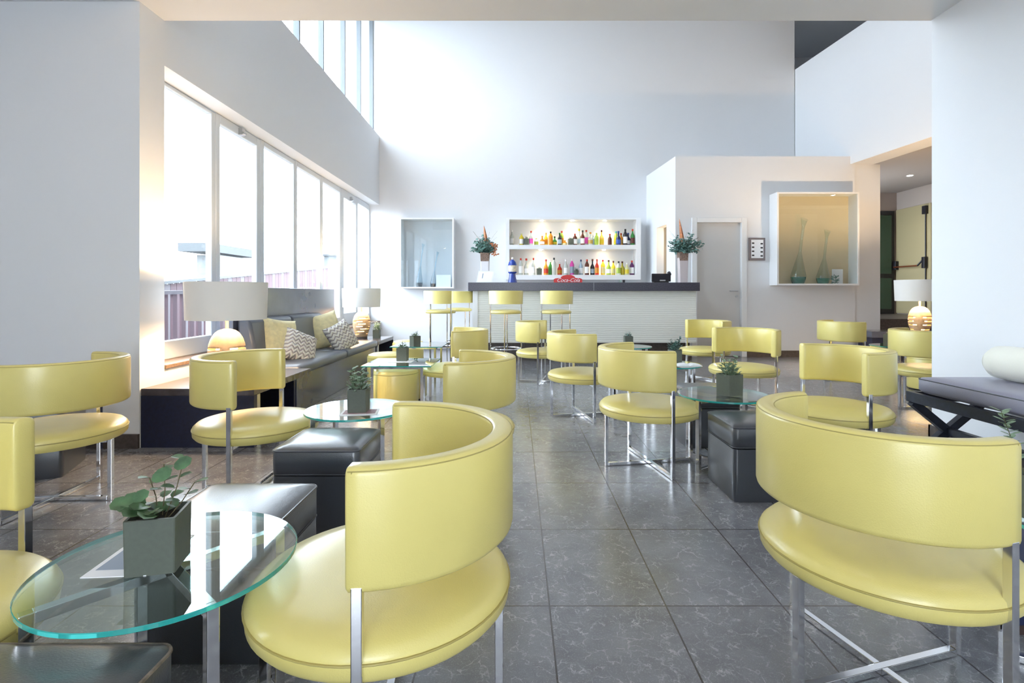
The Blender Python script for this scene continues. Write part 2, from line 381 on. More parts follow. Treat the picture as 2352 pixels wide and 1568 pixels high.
# clerestory
gl = [3.95, 4.25, 5.0, 5.9, 6.84, 7.74, 8.757, 9.70, YB]
gl = [3.95, 4.8, 5.85, 6.84, 7.74, 8.757, 9.70, YB]
for k in range(len(gl)-1):
    y0, y1 = gl[k]+.022, gl[k+1]-.022
    b = new(); wallprism(b, gl[k], y0, CLR(y0), CLR(y0), 6.67, 6.67, .12, .2); wallprism(b, y1, gl[k+1]-.001, CLR(y1), CLR(y1), 6.67, 6.67, .12, .2)
    wallprism(b, y0, y1, CLR(y0), CLR(y1), CLR(y0)+.04, CLR(y1)+.04, .12, .2); wallprism(b, y0, y1, 6.6, 6.6, 6.67, 6.67, .12, .2)
    w = struct('window_%d' % (k+8), b, M['frame_grey'])
    b = new(); wallprism(b, y0, y1, CLR(y0)+.04, CLR(y1)+.04, 6.6, 6.6, .155, .163); obj('window_pane', b, M['window_glass'], w)

# corridor: raised landing, doors, downlight
b = new(); box(b, 6.32, 9.4, 0, 8.7, 12.0, .64); struct('floor_landing', b, M['basebd'])
b = new(); box(b, 7.7, 11.96, .64, 8.62, 12.0, 2.98); d2 = struct('door_2', b, M['black'])
b = new(); box(b, 7.78, 11.94, .75, 8.54, 11.96, 1.45); box(b, 7.78, 11.94, 1.55, 8.54, 11.96, 2.88); obj('door_glass', b, M['dark_green_glass'], d2)
b = new(); box(b, 8.66, 10.96, .66, 8.70, 11.97, 3.0); d3 = struct('door_3', b, M['door_cream'], bevel=.005)
zz = Z(611, 11.4)
b = new(); tube(b, [(8.58, 11.92, zz), (8.56, 11.6, zz), (8.56, 11.2, zz)], .016, 8); obj('panic_bar', b, M['bronze'], d3, smooth=True)
b = new(); box(b, 8.58, 11.88, zz-.06, 8.66, 11.96, zz+.14); box(b, 8.58, 11.04, zz-.06, 8.66, 11.12, zz+.18)
tube(b, [(8.56, 11.2, zz), (8.60, 11.10, zz+.12)], .02, 8); obj('panic_bar_housing', b, M['black'], d3, bevel=.01)
b = new(); tube(b, [(8.64, 11.08, .8), (8.64, 11.08, 2.88)], .012, 8); box(b, 8.60, 11.03, 2.78, 8.66, 11.13, 2.95); obj('bolt_rod', b, M['black'], d3)
M['lit'] = mat('downlight_lit', (1, 1, 1), .5, emit=(1, .93, .82), es=60)
M['lit_warm'] = mat('spot_lit_warm', (1, 1, 1), .5, emit=(1, .88, .62), es=40)
def downlight(x, y, z, e, label, group, r=.05, col=SOFT, m='lit', spot=150):
    t = thing('downlight', label, 'ceiling light', (x, y, z), 0, group)
    b = new(); lathe(b, [(r+.018, -.004), (r+.018, 0), (r, 0), (r, -.004)], 24, cap0=False, cap1=False); obj('trim_ring', b, M['white'], t)
    b = new(); lathe(b, [(r, -.002), (r, -.001)], 24); obj('lamp_disc', b, M[m], t)
    l = lamp_light('downlight_beam', 'SPOT', (x, y, z-.03), e, col, .04, (0, 0, 0), R(spot))
    return t
downlight(X(2090, 10.24), 10.24, 3.40, 20, 'round recessed downlight glowing in the corridor ceiling', None)
ceil_spots = [(x, y) for y in (-2.8, -.4, 2.0) for x in (-3.2, -1.1, 1.0, 2.7)]
for i, (x, y) in enumerate(ceil_spots):
    downlight(x, y, 3.14, 3, 'round recessed downlight in the low white ceiling over the front tables', 'downlights in the low ceiling')
for x, y in ((7.4, 7.9), (7.4, 5.4), (5.2, 3.2)): downlight(x, y, 3.40, 4, 'round recessed downlight in the side lounge ceiling', 'downlights in the side lounge')

# ================================================================ OUTSIDE
M['deck'] = mat('terrace_deck', (.16, .16, .16), .8, noise=(2, .2))
M['red_board'] = mat('red_board', (.125, .07, .08), .7)
M['pale_board'] = mat('pale_board', (.17, .145, .155), .7)
M['bld'] = mat('pale_building', (.16, .17, .175), .8)
M['bld_dark'] = mat('grey_canopy', (.085, .09, .095), .8)
b = new(); box(b, -60, -10, -.25, -3.2, 80, -.12); struct('floor_terrace', b, M['deck'])
t = thing('terrace_fence', 'long fence of red and pale upright boards rising beside the terrace outside', 'fence', (0, 0, 0))
ft = lambda y: 1.27+(y-8.5)*.085
b1 = new(); b2 = new(); y = 3.0; i = 0
while y < 19:
    bb = b1 if i % 3 else b2
    box(bb, -6.05, y, -.12, -6.0, y+.155, ft(y)-.05); y += .165; i += 1
obj('red_boards', b1, M['red_board'], t); obj('pale_boards', b2, M['pale_board'], t)
b = new(); hexa(b, [(-6.08, 3, ft(3)-.05), (-5.95, 3, ft(3)-.05), (-5.95, 19, ft(19)-.05), (-6.08, 19, ft(19)-.05)], [(-6.08, 3, ft(3)), (-5.95, 3, ft(3)), (-5.95, 19, ft(19)), (-6.08, 19, ft(19))])
obj('top_rail', b, M['bld'], t)
t = thing('terrace_balustrade', 'low white railed balustrade with reddish uprights nearest the window outside', 'railing', (0, 0, 0))
b1 = new(); y = 3.6; i = 0
while y < 9:
    box(b1, -4.75, y, -.12, -4.72, y+.09, 1.08-.0+.02*(y-7)); y += .19
obj('uprights', b1, M['red_board'], t)
b = new(); box(b, -4.8, 3.5, .0, -4.68, 9.1, .06)
hexa(b, [(-4.8, 3.5, 1.01), (-4.68, 3.5, 1.01), (-4.68, 9.1, 1.12), (-4.8, 9.1, 1.12)], [(-4.8, 3.5, 1.06), (-4.68, 3.5, 1.06), (-4.68, 9.1, 1.17), (-4.8, 9.1, 1.17)])
obj('handrail', b, M['pale_board'], t)
t = thing('canopy_building', 'pale building with flat grey canopy beyond the nearest window', 'building', (0, 0, 0))
b = new(); box(b, X(452, 30), 30, -.1, X(500, 30), 34, Z(585, 30)); obj('wall', b, M['bld'], t)
b = new(); box(b, X(434, 30), 29, Z(580, 30), X(505, 30), 34.5, Z(561, 30)); obj('canopy', b, M['bld_dark'], t)
t = thing('distant_house', 'pale distant house beyond the terrace fence, seen through the far windows', 'building', (0, 0, 0))
b = new(); box(b, X(744, 30), 30, -.1, X(800, 30), 33, Z(588, 30)); obj('wall', b, M['bld'], t)
b = new(); box(b, X(740, 30), 29.7, Z(588, 30), X(803, 30), 33.3, Z(584, 30)); obj('roof', b, M['bld_dark'], t)

# ================================================================ CHAIRS
def make_chair():
    t = thing('tub_chair', '', 'chair')
    b = new(); prof = [(.28, .320), (.303, .323), (.314, .336), (.3165, .362), (.313, .378), (.296, .394), (.24, .405), (.13, .410), (.02, .411)]
    lathe(b, prof, 64); s = obj('seat', b, M['yellow'], t, smooth=True)
    b = new(); tube(b, [(.3165*cos(2*pi*i/64), .3165*sin(2*pi*i/64), .365) for i in range(64)], .0028, 6, True); obj('piping', b, M['seam'], s, smooth=True)
    # backrest: rounded band swept through 186 degrees round the seat centre (+x is its middle)
    def sect(shr, ex):
        r0, r1, z0, z1, q = .272+shr, .325-shr, .505+shr, .749-shr, .016*(1-shr*30)
        o = []
        for cx, cz, a0 in ((r1-q, z1-q, 0), (r0+q, z1-q, 90), (r0+q, z0+q, 180), (r1-q, z0+q, 270)):
            for k in range(4): a = R(a0+30*k); o.append((cx+q*cos(a), cz+q*sin(a)))
        return o
    L = []; A = 93
    for a, sh in [(-A-1.2, .012), (-A-.8, .004)] + [(-A+2*A*i/44, 0) for i in range(45)] + [(A+.8, .004), (A+1.2, .012)]:
        L.append([(r*cos(R(a)), r*sin(R(a)), z) for r, z in sect(sh, 0)])
    b = new(); loft(b, L); br = obj('backrest', b, M['yellow'], t, smooth=True, angle=50)
    b = new()
    for rr in (.3225, .2745):
        tube(b, [(rr*cos(R(-A+2*A*i/44)), rr*sin(R(-A+2*A*i/44)), .741) for i in range(45)], .0016, 5)
    for a in (-A, A):
        for rr in (.3225,): tube(b, [(rr*cos(R(a*.985)), rr*sin(R(a*.985)), z) for z in (.515, .6, .741)], .0016, 5)
    obj('piping', b, M['seam'], br, smooth=True)
    q = .011
    for ang, h in ((90, .52), (-90, .52), (0, .322), (180, .322)):
        mx = Matrix.Rotation(R(ang), 4, 'Z'); b = new()
        rr = .314 if h > .4 else .290
        box(b, rr-q, -q, 0, rr+q, q, h, mx); obj('leg', b, M['chrome'], t, bevel=.002)
    b = new(); box(b, -.277, -q, .002, .277, q, .022); box(b, -q, -.300, .002, q, -q, .022); box(b, -q, q, .002, q, .300, .022); obj('base_rail', b, M['chrome'], t, bevel=.0015)
    b = new(); box(b, -.277, -q, .3045, .277, q, .3195); box(b, -q, -.300, .3045, q, -q, .3195); box(b, -q, q, .3045, q, .300, .3195); obj('seat_frame', b, M['chrome'], t)
    return t
chair0 = make_chair()
CH = [
 (-.334, 1.324, 5, 'large yellow tub chair in the foreground between the front glass table and the aisle', 'chairs round the front left table'),
 (1.041, 1.498, 196, 'yellow tub chair nearest the camera on the right, seen from behind', None),
 (.851, 3.363, 191, 'yellow tub chair standing alone mid-aisle left of the black cube ottoman', None),
 (-1.434, 2.914, 182, 'yellow tub chair in front of the big window lamp, back turned to the pier', None),
 (-2.425, 2.752, 2, 'yellow tub chair against the grey pier at the left edge, seen from behind', None),
 (-1.381, 1.113, 171, 'yellow tub chair cut off by the left frame edge beside the front glass table', None),
 (-.327, 2.85, -1, 'yellow tub chair right of the second round glass table, back to the aisle', None),
 (-.595, 5.045, 5, 'yellow tub chair right of the nearer square glass table', None),
 (.314, 6.475, 169, 'small pale yellow tub chair nearest the bar stools in the aisle', None),
 (.597, 4.687, 190, 'yellow tub chair second in the aisle, directly behind the mid-aisle one', None),
 (2.40, 6.70, 25, 'pale yellow tub chair nearest the bar end and door, facing left', None),
 (2.180, 5.037, 38, 'yellow tub chair facing the camera behind the table with the round-leaved plant', None),
 (1.968, 3.26, 3, 'yellow tub chair facing left beside the daybed, behind the large right one', None),
 (4.155, 6.60, 183, 'pale yellow tub chair far right under the warm lit wall cabinet', None),
 (3.902, 4.95, 181, 'yellow tub chair by the white wall edge in front of the right lamp', None),
]
for i, (x, y, a, lab, g) in enumerate(CH):
    if i == 0: chair0.location = (x, y, 0); chair0.rotation_euler = (0, 0, R(a)); chair0['label'] = lab; chair0['group'] = 'yellow tub chairs'
    else: dup(chair0, (x, y, 0), R(a), lab, 'yellow tub chairs')

# ---------------------------------------------------------------- bar stools
def make_stool():
    t = thing('bar_stool', '', 'bar stool')
    b = new(); lathe(b, [(.19, .80), (.215, .803), (.225, .82), (.222, .84), (.19, .853), (.1, .86), (.02, .861)], 40); obj('seat', b, M['yellow'], t, smooth=True)
    L = []; A = 88
    for i in range(33):
        a = R(-A+2*A*i/32); L.append([(r*cos(a), r*sin(a), z) for r, z in ((.245, .95), (.25, .943), (.20, .943), (.195, .95), (.195, 1.125), (.202, 1.133), (.243, 1.133), (.25, 1.125))])
    b = new(); loft(b, L); obj('backrest', b, M['yellow'], t, smooth=True, angle=50)
    for ang, h in ((90, .96), (-90, .96), (0, .805), (180, .805)):
        a = R(ang); b = new(); rr = .223 if h > .9 else .20
        tube(b, [(rr*cos(a), rr*sin(a), 0), (rr*cos(a), rr*sin(a), h)], .010, 10); obj('leg', b, M['chrome'], t, smooth=True)
    b = new(); tube(b, [(.213*cos(2*pi*i/48), .213*sin(2*pi*i/48), .30) for i in range(48)], .010, 8, True); obj('foot_ring', b, M['chrome'], t, smooth=True)
    return t
st = make_stool(); st['group'] = 'bar stools'
ST = [(X(1162, 7.6), 7.6, -94, 'yellow bar stool seen square from behind, standing at the bar between two others'),
      (X(1277, 7.6), 7.62, -70, 'yellow bar stool turned slightly, furthest right along the bar'),
      (X(1012, 7.8), 7.8, -130, 'yellow bar stool left of the bar, its back turned towards the window'),
      (-.965, 8.75, -50, 'yellow bar stool at the left bar end, partly hidden by another stool')]
for i, (x, y, a, lab) in enumerate(ST):
    if i == 0: st.location = (x, y, 0); st.rotation_euler = (0, 0, R(a)); st['label'] = lab
    else: dup(st, (x, y, 0), R(a), lab, 'bar stools')

# ---------------------------------------------------------------- ottomans
def make_ottoman(pipe='black_pipe'):
    t = thing('cube_ottoman', '', 'ottoman')
    b = new(); loft(b, [rrect(.375, .375, .02, 0), rrect(.385, .385, .025, .01), rrect(.388, .388, .025, .15), rrect(.385, .385, .025, .275), rrect(.37, .37, .02, .278)])
    obj('base', b, M['black_leather'], t, smooth=True, angle=60)
    b = new(); cushion(b, .39, .39, .281, .392, .03, .018, .008); l = obj('lid', b, M['black_leather'], t, smooth=True, angle=60)
    b = new(); tube(b, rrect(.388, .388, .03, .386), .0042, 6, True); tube(b, rrect(.388, .388, .03, .284), .0028, 6, True)
    o = obj('piping', b, M[pipe], l, smooth=True)
    if pipe != 'black_pipe': o['label'] = 'worn brown piping'
    return t
ot = make_ottoman(); ot['group'] = 'black cube ottomans'
OT = [(-.89, 2.51, 0, 'black cube ottoman under the edge of the second round glass table'),
      (-.915, 1.72, 0, 'black cube ottoman directly behind the front glass table and its plant'),
      (-2.93, 3.20, R(23), 'black cube ottoman half hidden behind the left edge chair by the pier'),
      (1.32, 2.912, 0, 'black cube ottoman right of the aisle, in front of the glass table with the plant'),
      (1.385, 3.875, 0, 'black cube ottoman behind the round glass table, right of the mid-aisle chair')]
for i, (x, y, a, lab) in enumerate(OT):
    if i == 0: ot.location = (x, y, 0); ot.rotation_euler = (0, 0, a); ot['label'] = lab
    else: dup(ot, (x, y, 0), a, lab, 'black cube ottomans')
o2 = make_ottoman('worn_pipe'); o2.location = (-.865, .845, 0); o2['label'] = 'scuffed black cube ottoman with worn brown piping in the bottom left corner'

def pouf(x, y, r, h, lab):
    t = thing('round_pouf', lab, 'pouf', (x, y, 0), 0, 'yellow round poufs')
    b = new(); lathe(b, [(r-.01, .015), (r, .03), (r+.002, h*.5), (r, h-.04), (r-.012, h-.015), (r-.05, h), (.02, h+.006)], 48); s = obj('cushion', b, M['yellow'], t, smooth=True)
    b = new(); tube(b, [(r*cos(2*pi*i/48), r*sin(2*pi*i/48), h-.045) for i in range(48)], .0025, 6, True); obj('piping', b, M['seam'], s)
    b = new(); lathe(b, [(r-.03, 0), (r-.02, .015)], 32); obj('base', b, M['black'], t)
pouf(-1.12, 4.85, .212, .405, 'round yellow pouf pushed under the front edge of the nearer square glass table')
pouf(-1.16, 5.48, .222, .40, 'round yellow pouf standing behind the one under the nearer square glass table')
pouf(-1.50, 6.10, .225, .40, 'round yellow pouf between the two square glass tables')
pouf(-1.60, 7.75, .225, .40, 'round yellow pouf behind the farther square glass table by the back wall')
pouf(4.72, 5.98, .225, .40, 'pale round pouf under the right lamp, behind the wall edge chair')

# ---------------------------------------------------------------- glass tables
def table_round(x, y, ang, lab):
    t = thing('glass_table', lab, 'table', (x, y, 0), R(ang), 'round glass tables')
    r, z0, z1 = .277, .439, .450
    b = new(); n = 72
    ring = lambda rr, z: [(rr*cos(2*pi*i/n), rr*sin(2*pi*i/n), z) for i in range(n)]
    loft(b, [ring(r-.0015, z0), ring(r, z0+.0015), ring(r, z1-.0015), ring(r-.0015, z1)])
    b.faces.ensure_lookup_table()
    for f in b.faces:
        if abs(f.normal.z) < .9 and len(f.verts) == 4: f.material_index = 1
    b.normal_update()
    for f in b.faces: f.material_index = 0 if abs(f.normal.z) > .9 else 1
    obj('tabletop', b, [M['table_glass'], M['glass_edge']], t)
    q = .0125
    for k in range(4):
        b = new(); box(b, .255-q, -q, 0, .255+q, q, .4385, Matrix.Rotation(k*pi/2, 4, 'Z')); obj('leg', b, M['chrome'], t, bevel=.002)
    b = new(); box(b, -.2425, -q, .415, .2425, q, .4385); box(b, -q, -.2425, .415, q, -q, .4385); box(b, -q, q, .415, q, .2425, .4385)
    obj('top_rail', b, M['chrome'], t, bevel=.0015)
    b = new(); box(b, -.2425, -q, .002, .2425, q, .022); box(b, -q, -.2425, .002, q, -q, .022); box(b, -q, q, .002, q, .2425, .022)
    obj('base_rail', b, M['chrome'], t, bevel=.0015)
    return t
table_round(-.8225, 1.251, -41, 'round glass table in the left foreground holding a plant pot and brochure')
table_round(-.882, 2.905, -45, 'round glass table behind the first black ottomans, reflecting the window')
table_round(1.31, 3.33, 36, 'round glass table beside the right black cube ottomans')
table_round(1.37, 6.40, 20, 'round glass table furthest back, right in front of the bar plinth')
table_round(1.40, 4.77, 20, 'round glass table right of the aisle holding a magazine')
table_round(4.70, 6.50, 45, 'round glass table between the two far right chairs')
table_round(1.66, 1.42, 55, 'round glass table just outside the right frame edge')
def table_square(x, y, w, d, lab):
    t = thing('square_glass_table', lab, 'table', (x, y, 0), 0, 'square glass tables')
    b = new(); box(b, -w/2, -d/2, .440, w/2, d/2, .450); b.normal_update()
    for f in b.faces: f.material_index = 0 if abs(f.normal.z) > .9 else 1
    obj('tabletop', b, [M['table_glass'], M['glass_edge']], t)
    for sx in (-1, 1):
        for sy in (-1, 1):
            b = new(); cx, cy = sx*(w/2-.09), sy*(d/2-.05); box(b, cx-.012, cy-.012, 0, cx+.012, cy+.012, .4395); obj('leg', b, M['chrome'], t)
    b = new(); a, c = w/2-.102, d/2-.062
    for s in (-1, 1): box(b, -a, s*(d/2-.05)-.01, .418, a, s*(d/2-.05)+.01, .4395); box(b, s*(w/2-.09)-.01, -c, .418, s*(w/2-.09)+.01, c, .4395)
    obj('top_rail', b, M['chrome'], t)
table_square(-1.06, 4.90, .62, .575, 'square glass table nearer the camera with a plant pot on a paper')
table_square(-1.21, 6.62, .63, .62, 'square glass table farther back with a plant pot')

# ---------------------------------------------------------------- potted plants
def leaf(bm, c, d, up, ln, wd, cup=.15):
    d = d.normalized(); s = d.cross(up)
    if s.length < 1e-3: s = d.orthogonal()
    s.normalize(); nn = s.cross(d)
    N = 8; ring = []
    for i in range(N):
        a = 2*pi*i/N; u = .5-.5*cos(a); w = sin(a)*.5*(1-.15*cos(a))
        ring.append(bm.verts.new(c+d*ln*u+s*wd*w+nn*(cup*wd*(abs(sin(a))))))
    m = bm.verts.new(c+d*ln*.5)
    for i in range(N): bm.faces.new((m, ring[i], ring[(i+1) % N]))
def plant(x, y, z, rz, lab, w=.10, h=.125, style='small', seed=0, top=None, leafm='leaf', potm='pot', group='potted plants on the tables'):
    rnd = random.Random(seed)
    t = thing('potted_plant', lab, 'plant', (x, y, z), rz, group)
    b = new(); e = .006
    loft(b, [rrect(w*.97, w*.97, .004, 0, 2), rrect(w, w, .004, h, 2), rrect(w-2*e, w-2*e, .003, h, 2), rrect(w-2*e, w-2*e, .003, h-.02, 2)], True, False)
    p = obj('pot', b, M[potm], t)
    b = new(); box(b, -w/2+e, -w/2+e, h-.03, w/2-e, w/2-e, h-.018); obj('soil', b, M['soil'], t)
    st, lf = new(), new(); up = Vector((0, 0, 1))
    if style == 'round':      # trailing succulent with big round leaves on thin stems
        stems = [(.0, .02, .10, .00), (.03, .00, .115, .02), (-.02, .02, .07, -.01), (.045, -.01, .06, .03)]
        for sx, sy, hh, dx in stems:
            p0 = Vector((sx*.4, sy, h-.02)); p1 = Vector((sx+dx, sy+.01, h+hh))
            tube(st, [p0, (p0+p1)/2+Vector((.004, 0, 0)), p1], .0013, 5)
            for k in range(5):
                c = p0.lerp(p1, .35+.16*k); a = rnd.uniform(0, 6.28); d = Vector((cos(a), sin(a), .25))
                leaf(lf, c, d, up, .022+.012*rnd.random(), .02+.012*rnd.random())
        for dx, dz, s in ((.055, .13, .045), (.01, .105, .05), (-.03, .062, .042)):
            leaf(lf, Vector((dx-.02, -.01, h+dz-.03)), Vector((.8, -.1, .45)), Vector((0, -1, .3)), s, s*.62)
        for k in range(15):
            a = rnd.uniform(2.6, 5.2); rr = rnd.uniform(.01, .05)
            leaf(lf, Vector((rr*cos(a)-.012, rr*sin(a), h-.004+.03*rnd.random())), Vector((cos(a), sin(a), .15)), up+Vector((rnd.uniform(-.5, .5), -.6, 0)), .042, .042)
        for k in range(10):
            a = rnd.uniform(0, 6.28); rr = .03*rnd.random()
            leaf(lf, Vector((rr*cos(a)+.01, rr*sin(a), h-.005)), Vector((cos(a), sin(a), .4)), up, .035, .028)
    else:
        n, sp, lh, ls = {'small': (46, .75, .035, .018), 'bush': (90, 1.0, .07, .024), 'sprig': (0, 0, 0, 0)}[style]
        for k in range(n):
            a = rnd.uniform(0, 6.28); rr = w*.5*sp*math.sqrt(rnd.random()); zz = h-.012+lh*rnd.random()*(1.2-rr/w)
            leaf(lf, Vector((rr*cos(a), rr*sin(a), zz)), Vector((cos(a), sin(a), rnd.uniform(0, .9))), up, ls*rnd.uniform(.8, 1.5), ls*rnd.uniform(.6, 1))
        ns = {'small': 4, 'bush': 7, 'sprig': 2}[style]
        for k in range(ns):
            a = rnd.uniform(0, 6.28); L = {'small': .05, 'bush': .10, 'sprig': .18}[style]*rnd.uniform(.7, 1.15)
            p0 = Vector((.01*cos(a), .01*sin(a), h-.02)); p1 = p0+Vector((cos(a)*L*.35, sin(a)*L*.35, L+.02)); tube(st, [p0, p1], .001, 5)
            for j in range(int(L*80)+2):
                c = p0.lerp(p1, .3+.7*j/(int(L*80)+1)); aa = j*2.2; d = Vector((cos(aa), sin(aa), .4)); leaf(lf, c, d, up, ls*1.1 or .025, (ls or .02)*.75)
                if style == 'sprig': leaf(lf, c, -d+Vector((0, 0, .8)), up, .03, .014)
    obj('stem', st, M['stem'], t); obj('foliage', lf, M[leafm], t, smooth=True)
    return t
GP = 'potted plants on the tables'
plant(-.835, 1.225, .45, R(14), 'grey-green square pot of trailing round-leaved stems in the left foreground', .105, .125, 'round', 3)
plant(-.85, 2.83, .45, R(3), 'dark square pot of pale silvery leaves on the second round glass table', .10, .125, 'bush', 4, leafm='leaf_pale')
plant(-1.08, 4.98, .45, 0, 'grey-green pot with low leaves on the nearer square glass table', .10, .125, 'small', 5)
plant(-1.235, 6.40, .45, R(42), 'grey-green pot turned cornerwise on the farther square glass table', .10, .125, 'small', 6)
plant(1.345, 3.31, .45, R(24), 'square pot of mixed round leaves and sprigs beside the right black ottoman', .115, .13, 'bush', 7, leafm='leaf_pale')
plant(1.37, 6.42, .45, 0, 'small pot with short leaves on the table furthest back before the bar', .10, .12, 'small', 8, leafm='leaf_blue')
plant(1.45, 4.80, .45, R(5), 'dark pot of bushy dark green sprigs beside the folded magazine', .10, .125, 'bush', 9, leafm='leaf_blue')
plant(4.57, 6.42, .45, R(20), 'small teal pot with a thin sprig between the far right chairs', .10, .14, 'small', 10)
plant(1.472, 1.50, .45, 0, 'potted plant at the right frame edge with one tall leafy sprig', .09, .12, 'sprig', 11, leafm='leaf_pale')
plant(-2.12, 7.97, .4165, 0, 'olive pot with pale green leaves behind the far window lamp', .10, .125, 'bush', 12, leafm='leaf_pale', group='potted plants by the window')
# ---------------------------------------------------------------- papers
def sheet(name, lab, cat, x, y, z, w, d, rz, inner=None, m='paper'):
    b = new(); mx = Matrix.Translation((x, y, z)) @ Matrix.Rotation(rz, 4, 'Z')
    t = thing(name, lab, cat, (x, y, z), rz)
    b = new(); box(b, -w/2, -d/2, 0.0003, w/2, d/2, .0022); obj('sheet', b, M[m], t)
    if inner:
        b = new(); box(b, -w/2+.012, -d/2+.03, .0022, w/2-.012, d/2-.012, .0027); obj('picture', b, M[inner], t)
    return t
sheet('brochure', 'white folded brochure with a grey picture lying on the front glass table', 'brochure', -.905, 1.268, .45, .14, .20, R(4), 'print')
sheet('paper_mat', 'white paper with a dark picture under the pot on the second round table', 'paper', -.835, 2.80, .45, .19, .14, R(8), 'mauve')
sheet('paper_sheet', 'white paper under the pot on the nearer square glass table', 'paper', -1.08, 4.93, .45, .21, .16, 0)
t = thing('magazine', 'open white magazine lying on the round table right of the aisle', 'magazine', (1.53, 4.66, .45), R(-8))
for s in (-1, 1):
    b = new(); lo = []; 
    pts = [(0, .004), (.03, .016), (.07, .012), (.105, .003)]
    L = [[(s*x, -.07, z+.002), (s*x, .07, z+.002), (s*x, .07, .0005), (s*x, -.07, .0005)] for x, z in pts]
    loft(b, L); obj('page', b, M['paper'], t)

# ================================================================ WINDOW SEATING
t = thing('window_side_table', 'long dark low side table against the pier with the big lamp on it', 'side table', (0, 0, 0), 0, 'dark low side tables by the window')
b = new(); box(b, XL(3.7)+.002, 3.70, .3655, -1.85, 4.72, .4155); obj('tabletop', b, M['slab'], t, bevel=.003)
b = new(); box(b, XL(3.7)+.002, 3.70, 0, -1.85, 3.745, .365); obj('end_panel', b, M['navy'], t)
b = new(); box(b, XL(4.7)+.02, 4.69, 0, -1.99, 4.72, .365); obj('rear_panel', b, M['navy'], t)
b = new(); box(b, -1.872, 3.745, 0, -1.85, 3.79, .365); obj('leg', b, M['steel'], t)
t = thing('window_side_table', 'dark low side table in the far window corner under the second lamp', 'side table', (0, 0, 0), 0, 'dark low side tables by the window')
b = new(); box(b, XL(7.4)+.02, 7.42, .3655, -1.955, 8.34, .4155); obj('tabletop', b, M['slab'], t, bevel=.003)
b = new(); box(b, XL(7.4)+.02, 7.42, 0, -2.05, 7.45, .365); obj('end_panel', b, M['navy'], t)
b = new(); box(b, XL(7.4)+.02, 8.31, 0, -1.955, 8.34, .365); obj('rear_panel', b, M['navy'], t)
b = new(); box(b, -1.98, 7.43, 0, -1.955, 7.46, .365); obj('leg', b, M['steel'], t)
# sofa
t = thing('window_bench_sofa', 'long slate window bench with tall panel back and leather cushions', 'sofa', (0, 0, 0))
b = new(); box(b, XL(4.8)+.05, 4.74, 0, -1.985, 7.40, .345); obj('base_panel', b, M['laminate'], t, bevel=.003)
b = new(); hexa(b, [(-2.62, 4.76, .345), (-2.57, 4.76, .345), (-2.57, 7.40, .345), (-2.62, 7.40, .345)], [(-2.62, 4.76, 1.15), (-2.57, 4.76, 1.15), (-2.57, 7.40, 1.15), (-2.62, 7.40, 1.15)]); obj('back_panel', b, M['laminate'], t, bevel=.003)
for y0, y1 in ((4.745, 6.06), (6.065, 7.39)):
    b = new(); cushion(b, .60, y1-y0, .346, .435, .03, .012, .02, -2.25, (y0+y1)/2); obj('seat_cushion', b, M['sofa_leather'], t, smooth=True, angle=60)
for y0, y1 in ((4.80, 5.70), (5.705, 6.60)):
    b = new(); hexa(b, [(-2.56, y0, .44), (-2.36, y0, .44), (-2.36, y1, .44), (-2.56, y1, .44)], [(-2.56, y0, .86), (-2.44, y0, .845), (-2.44, y1, .845), (-2.56, y1, .86)])
    obj('back_cushion', b, M['sofa_leather'], t, smooth=True, bevel=.03)
def pillow(lab, loc, rot, w, m, name='throw_pillow', seed=1, thick=.075):
    rnd = random.Random(seed); N = 22; b = new()
    ph = [rnd.uniform(0, 6) for _ in range(4)]
    def surf(s):
        g = []
        for i in range(N+1):
            row = []
            for j in range(N+1):
                u = -1+2*i/N; v = -1+2*j/N
                e = max(0, (1-u**4))*max(0, (1-v**4)); th = thick*(e**.55)
                pin = 1-.10*((1-u*u)*abs(v)**3 if abs(v) > abs(u) else 0)
                pinx = 1-.09*(1-v*v)*(u*u); piny = 1-.09*(1-u*u)*(v*v)
                wr = .004*sin(7*u+3*v+ph[0])*e+.003*sin(11*v-4*u+ph[1])*e
                row.append(b.verts.new((u*w/2*pinx, v*w/2*piny, s*(th+wr))))
            g.append(row)
        for i in range(N):
            for j in range(N): b.faces.new((g[i][j], g[i+1][j], g[i+1][j+1], g[i][j+1]))
    surf(1); surf(-1); bmesh.ops.remove_doubles(b, verts=b.verts, dist=.0105)
    o = obj(name, b, m, smooth=True, angle=80); o.location = loc; o.rotation_euler = rot
    return tag(o, lab, 'cushion', 'throw pillows on the window bench')
pillow('large creased yellow pillow leaning on the bench back, nearest the big lamp', (-2.36, 5.20, .635), (R(74), R(10), R(62)), .44, M['pillow_y'], seed=2)
pillow('cream chevron knit pillow lying in front of the nearer yellow pillow', (-2.17, 5.26, .55), (R(58), R(24), R(46)), .36, M['knit'], seed=3)
pillow('creased yellow pillow further along the bench, behind the dark-zigzag one', (-2.33, 6.38, .64), (R(72), R(-12), R(50)), .44, M['pillow_y'], seed=4)
pillow('grey zigzag pillow at the far end of the window bench', (-2.09, 6.26, .575), (R(66), R(-20), R(62)), .36, M['knit'], seed=5)

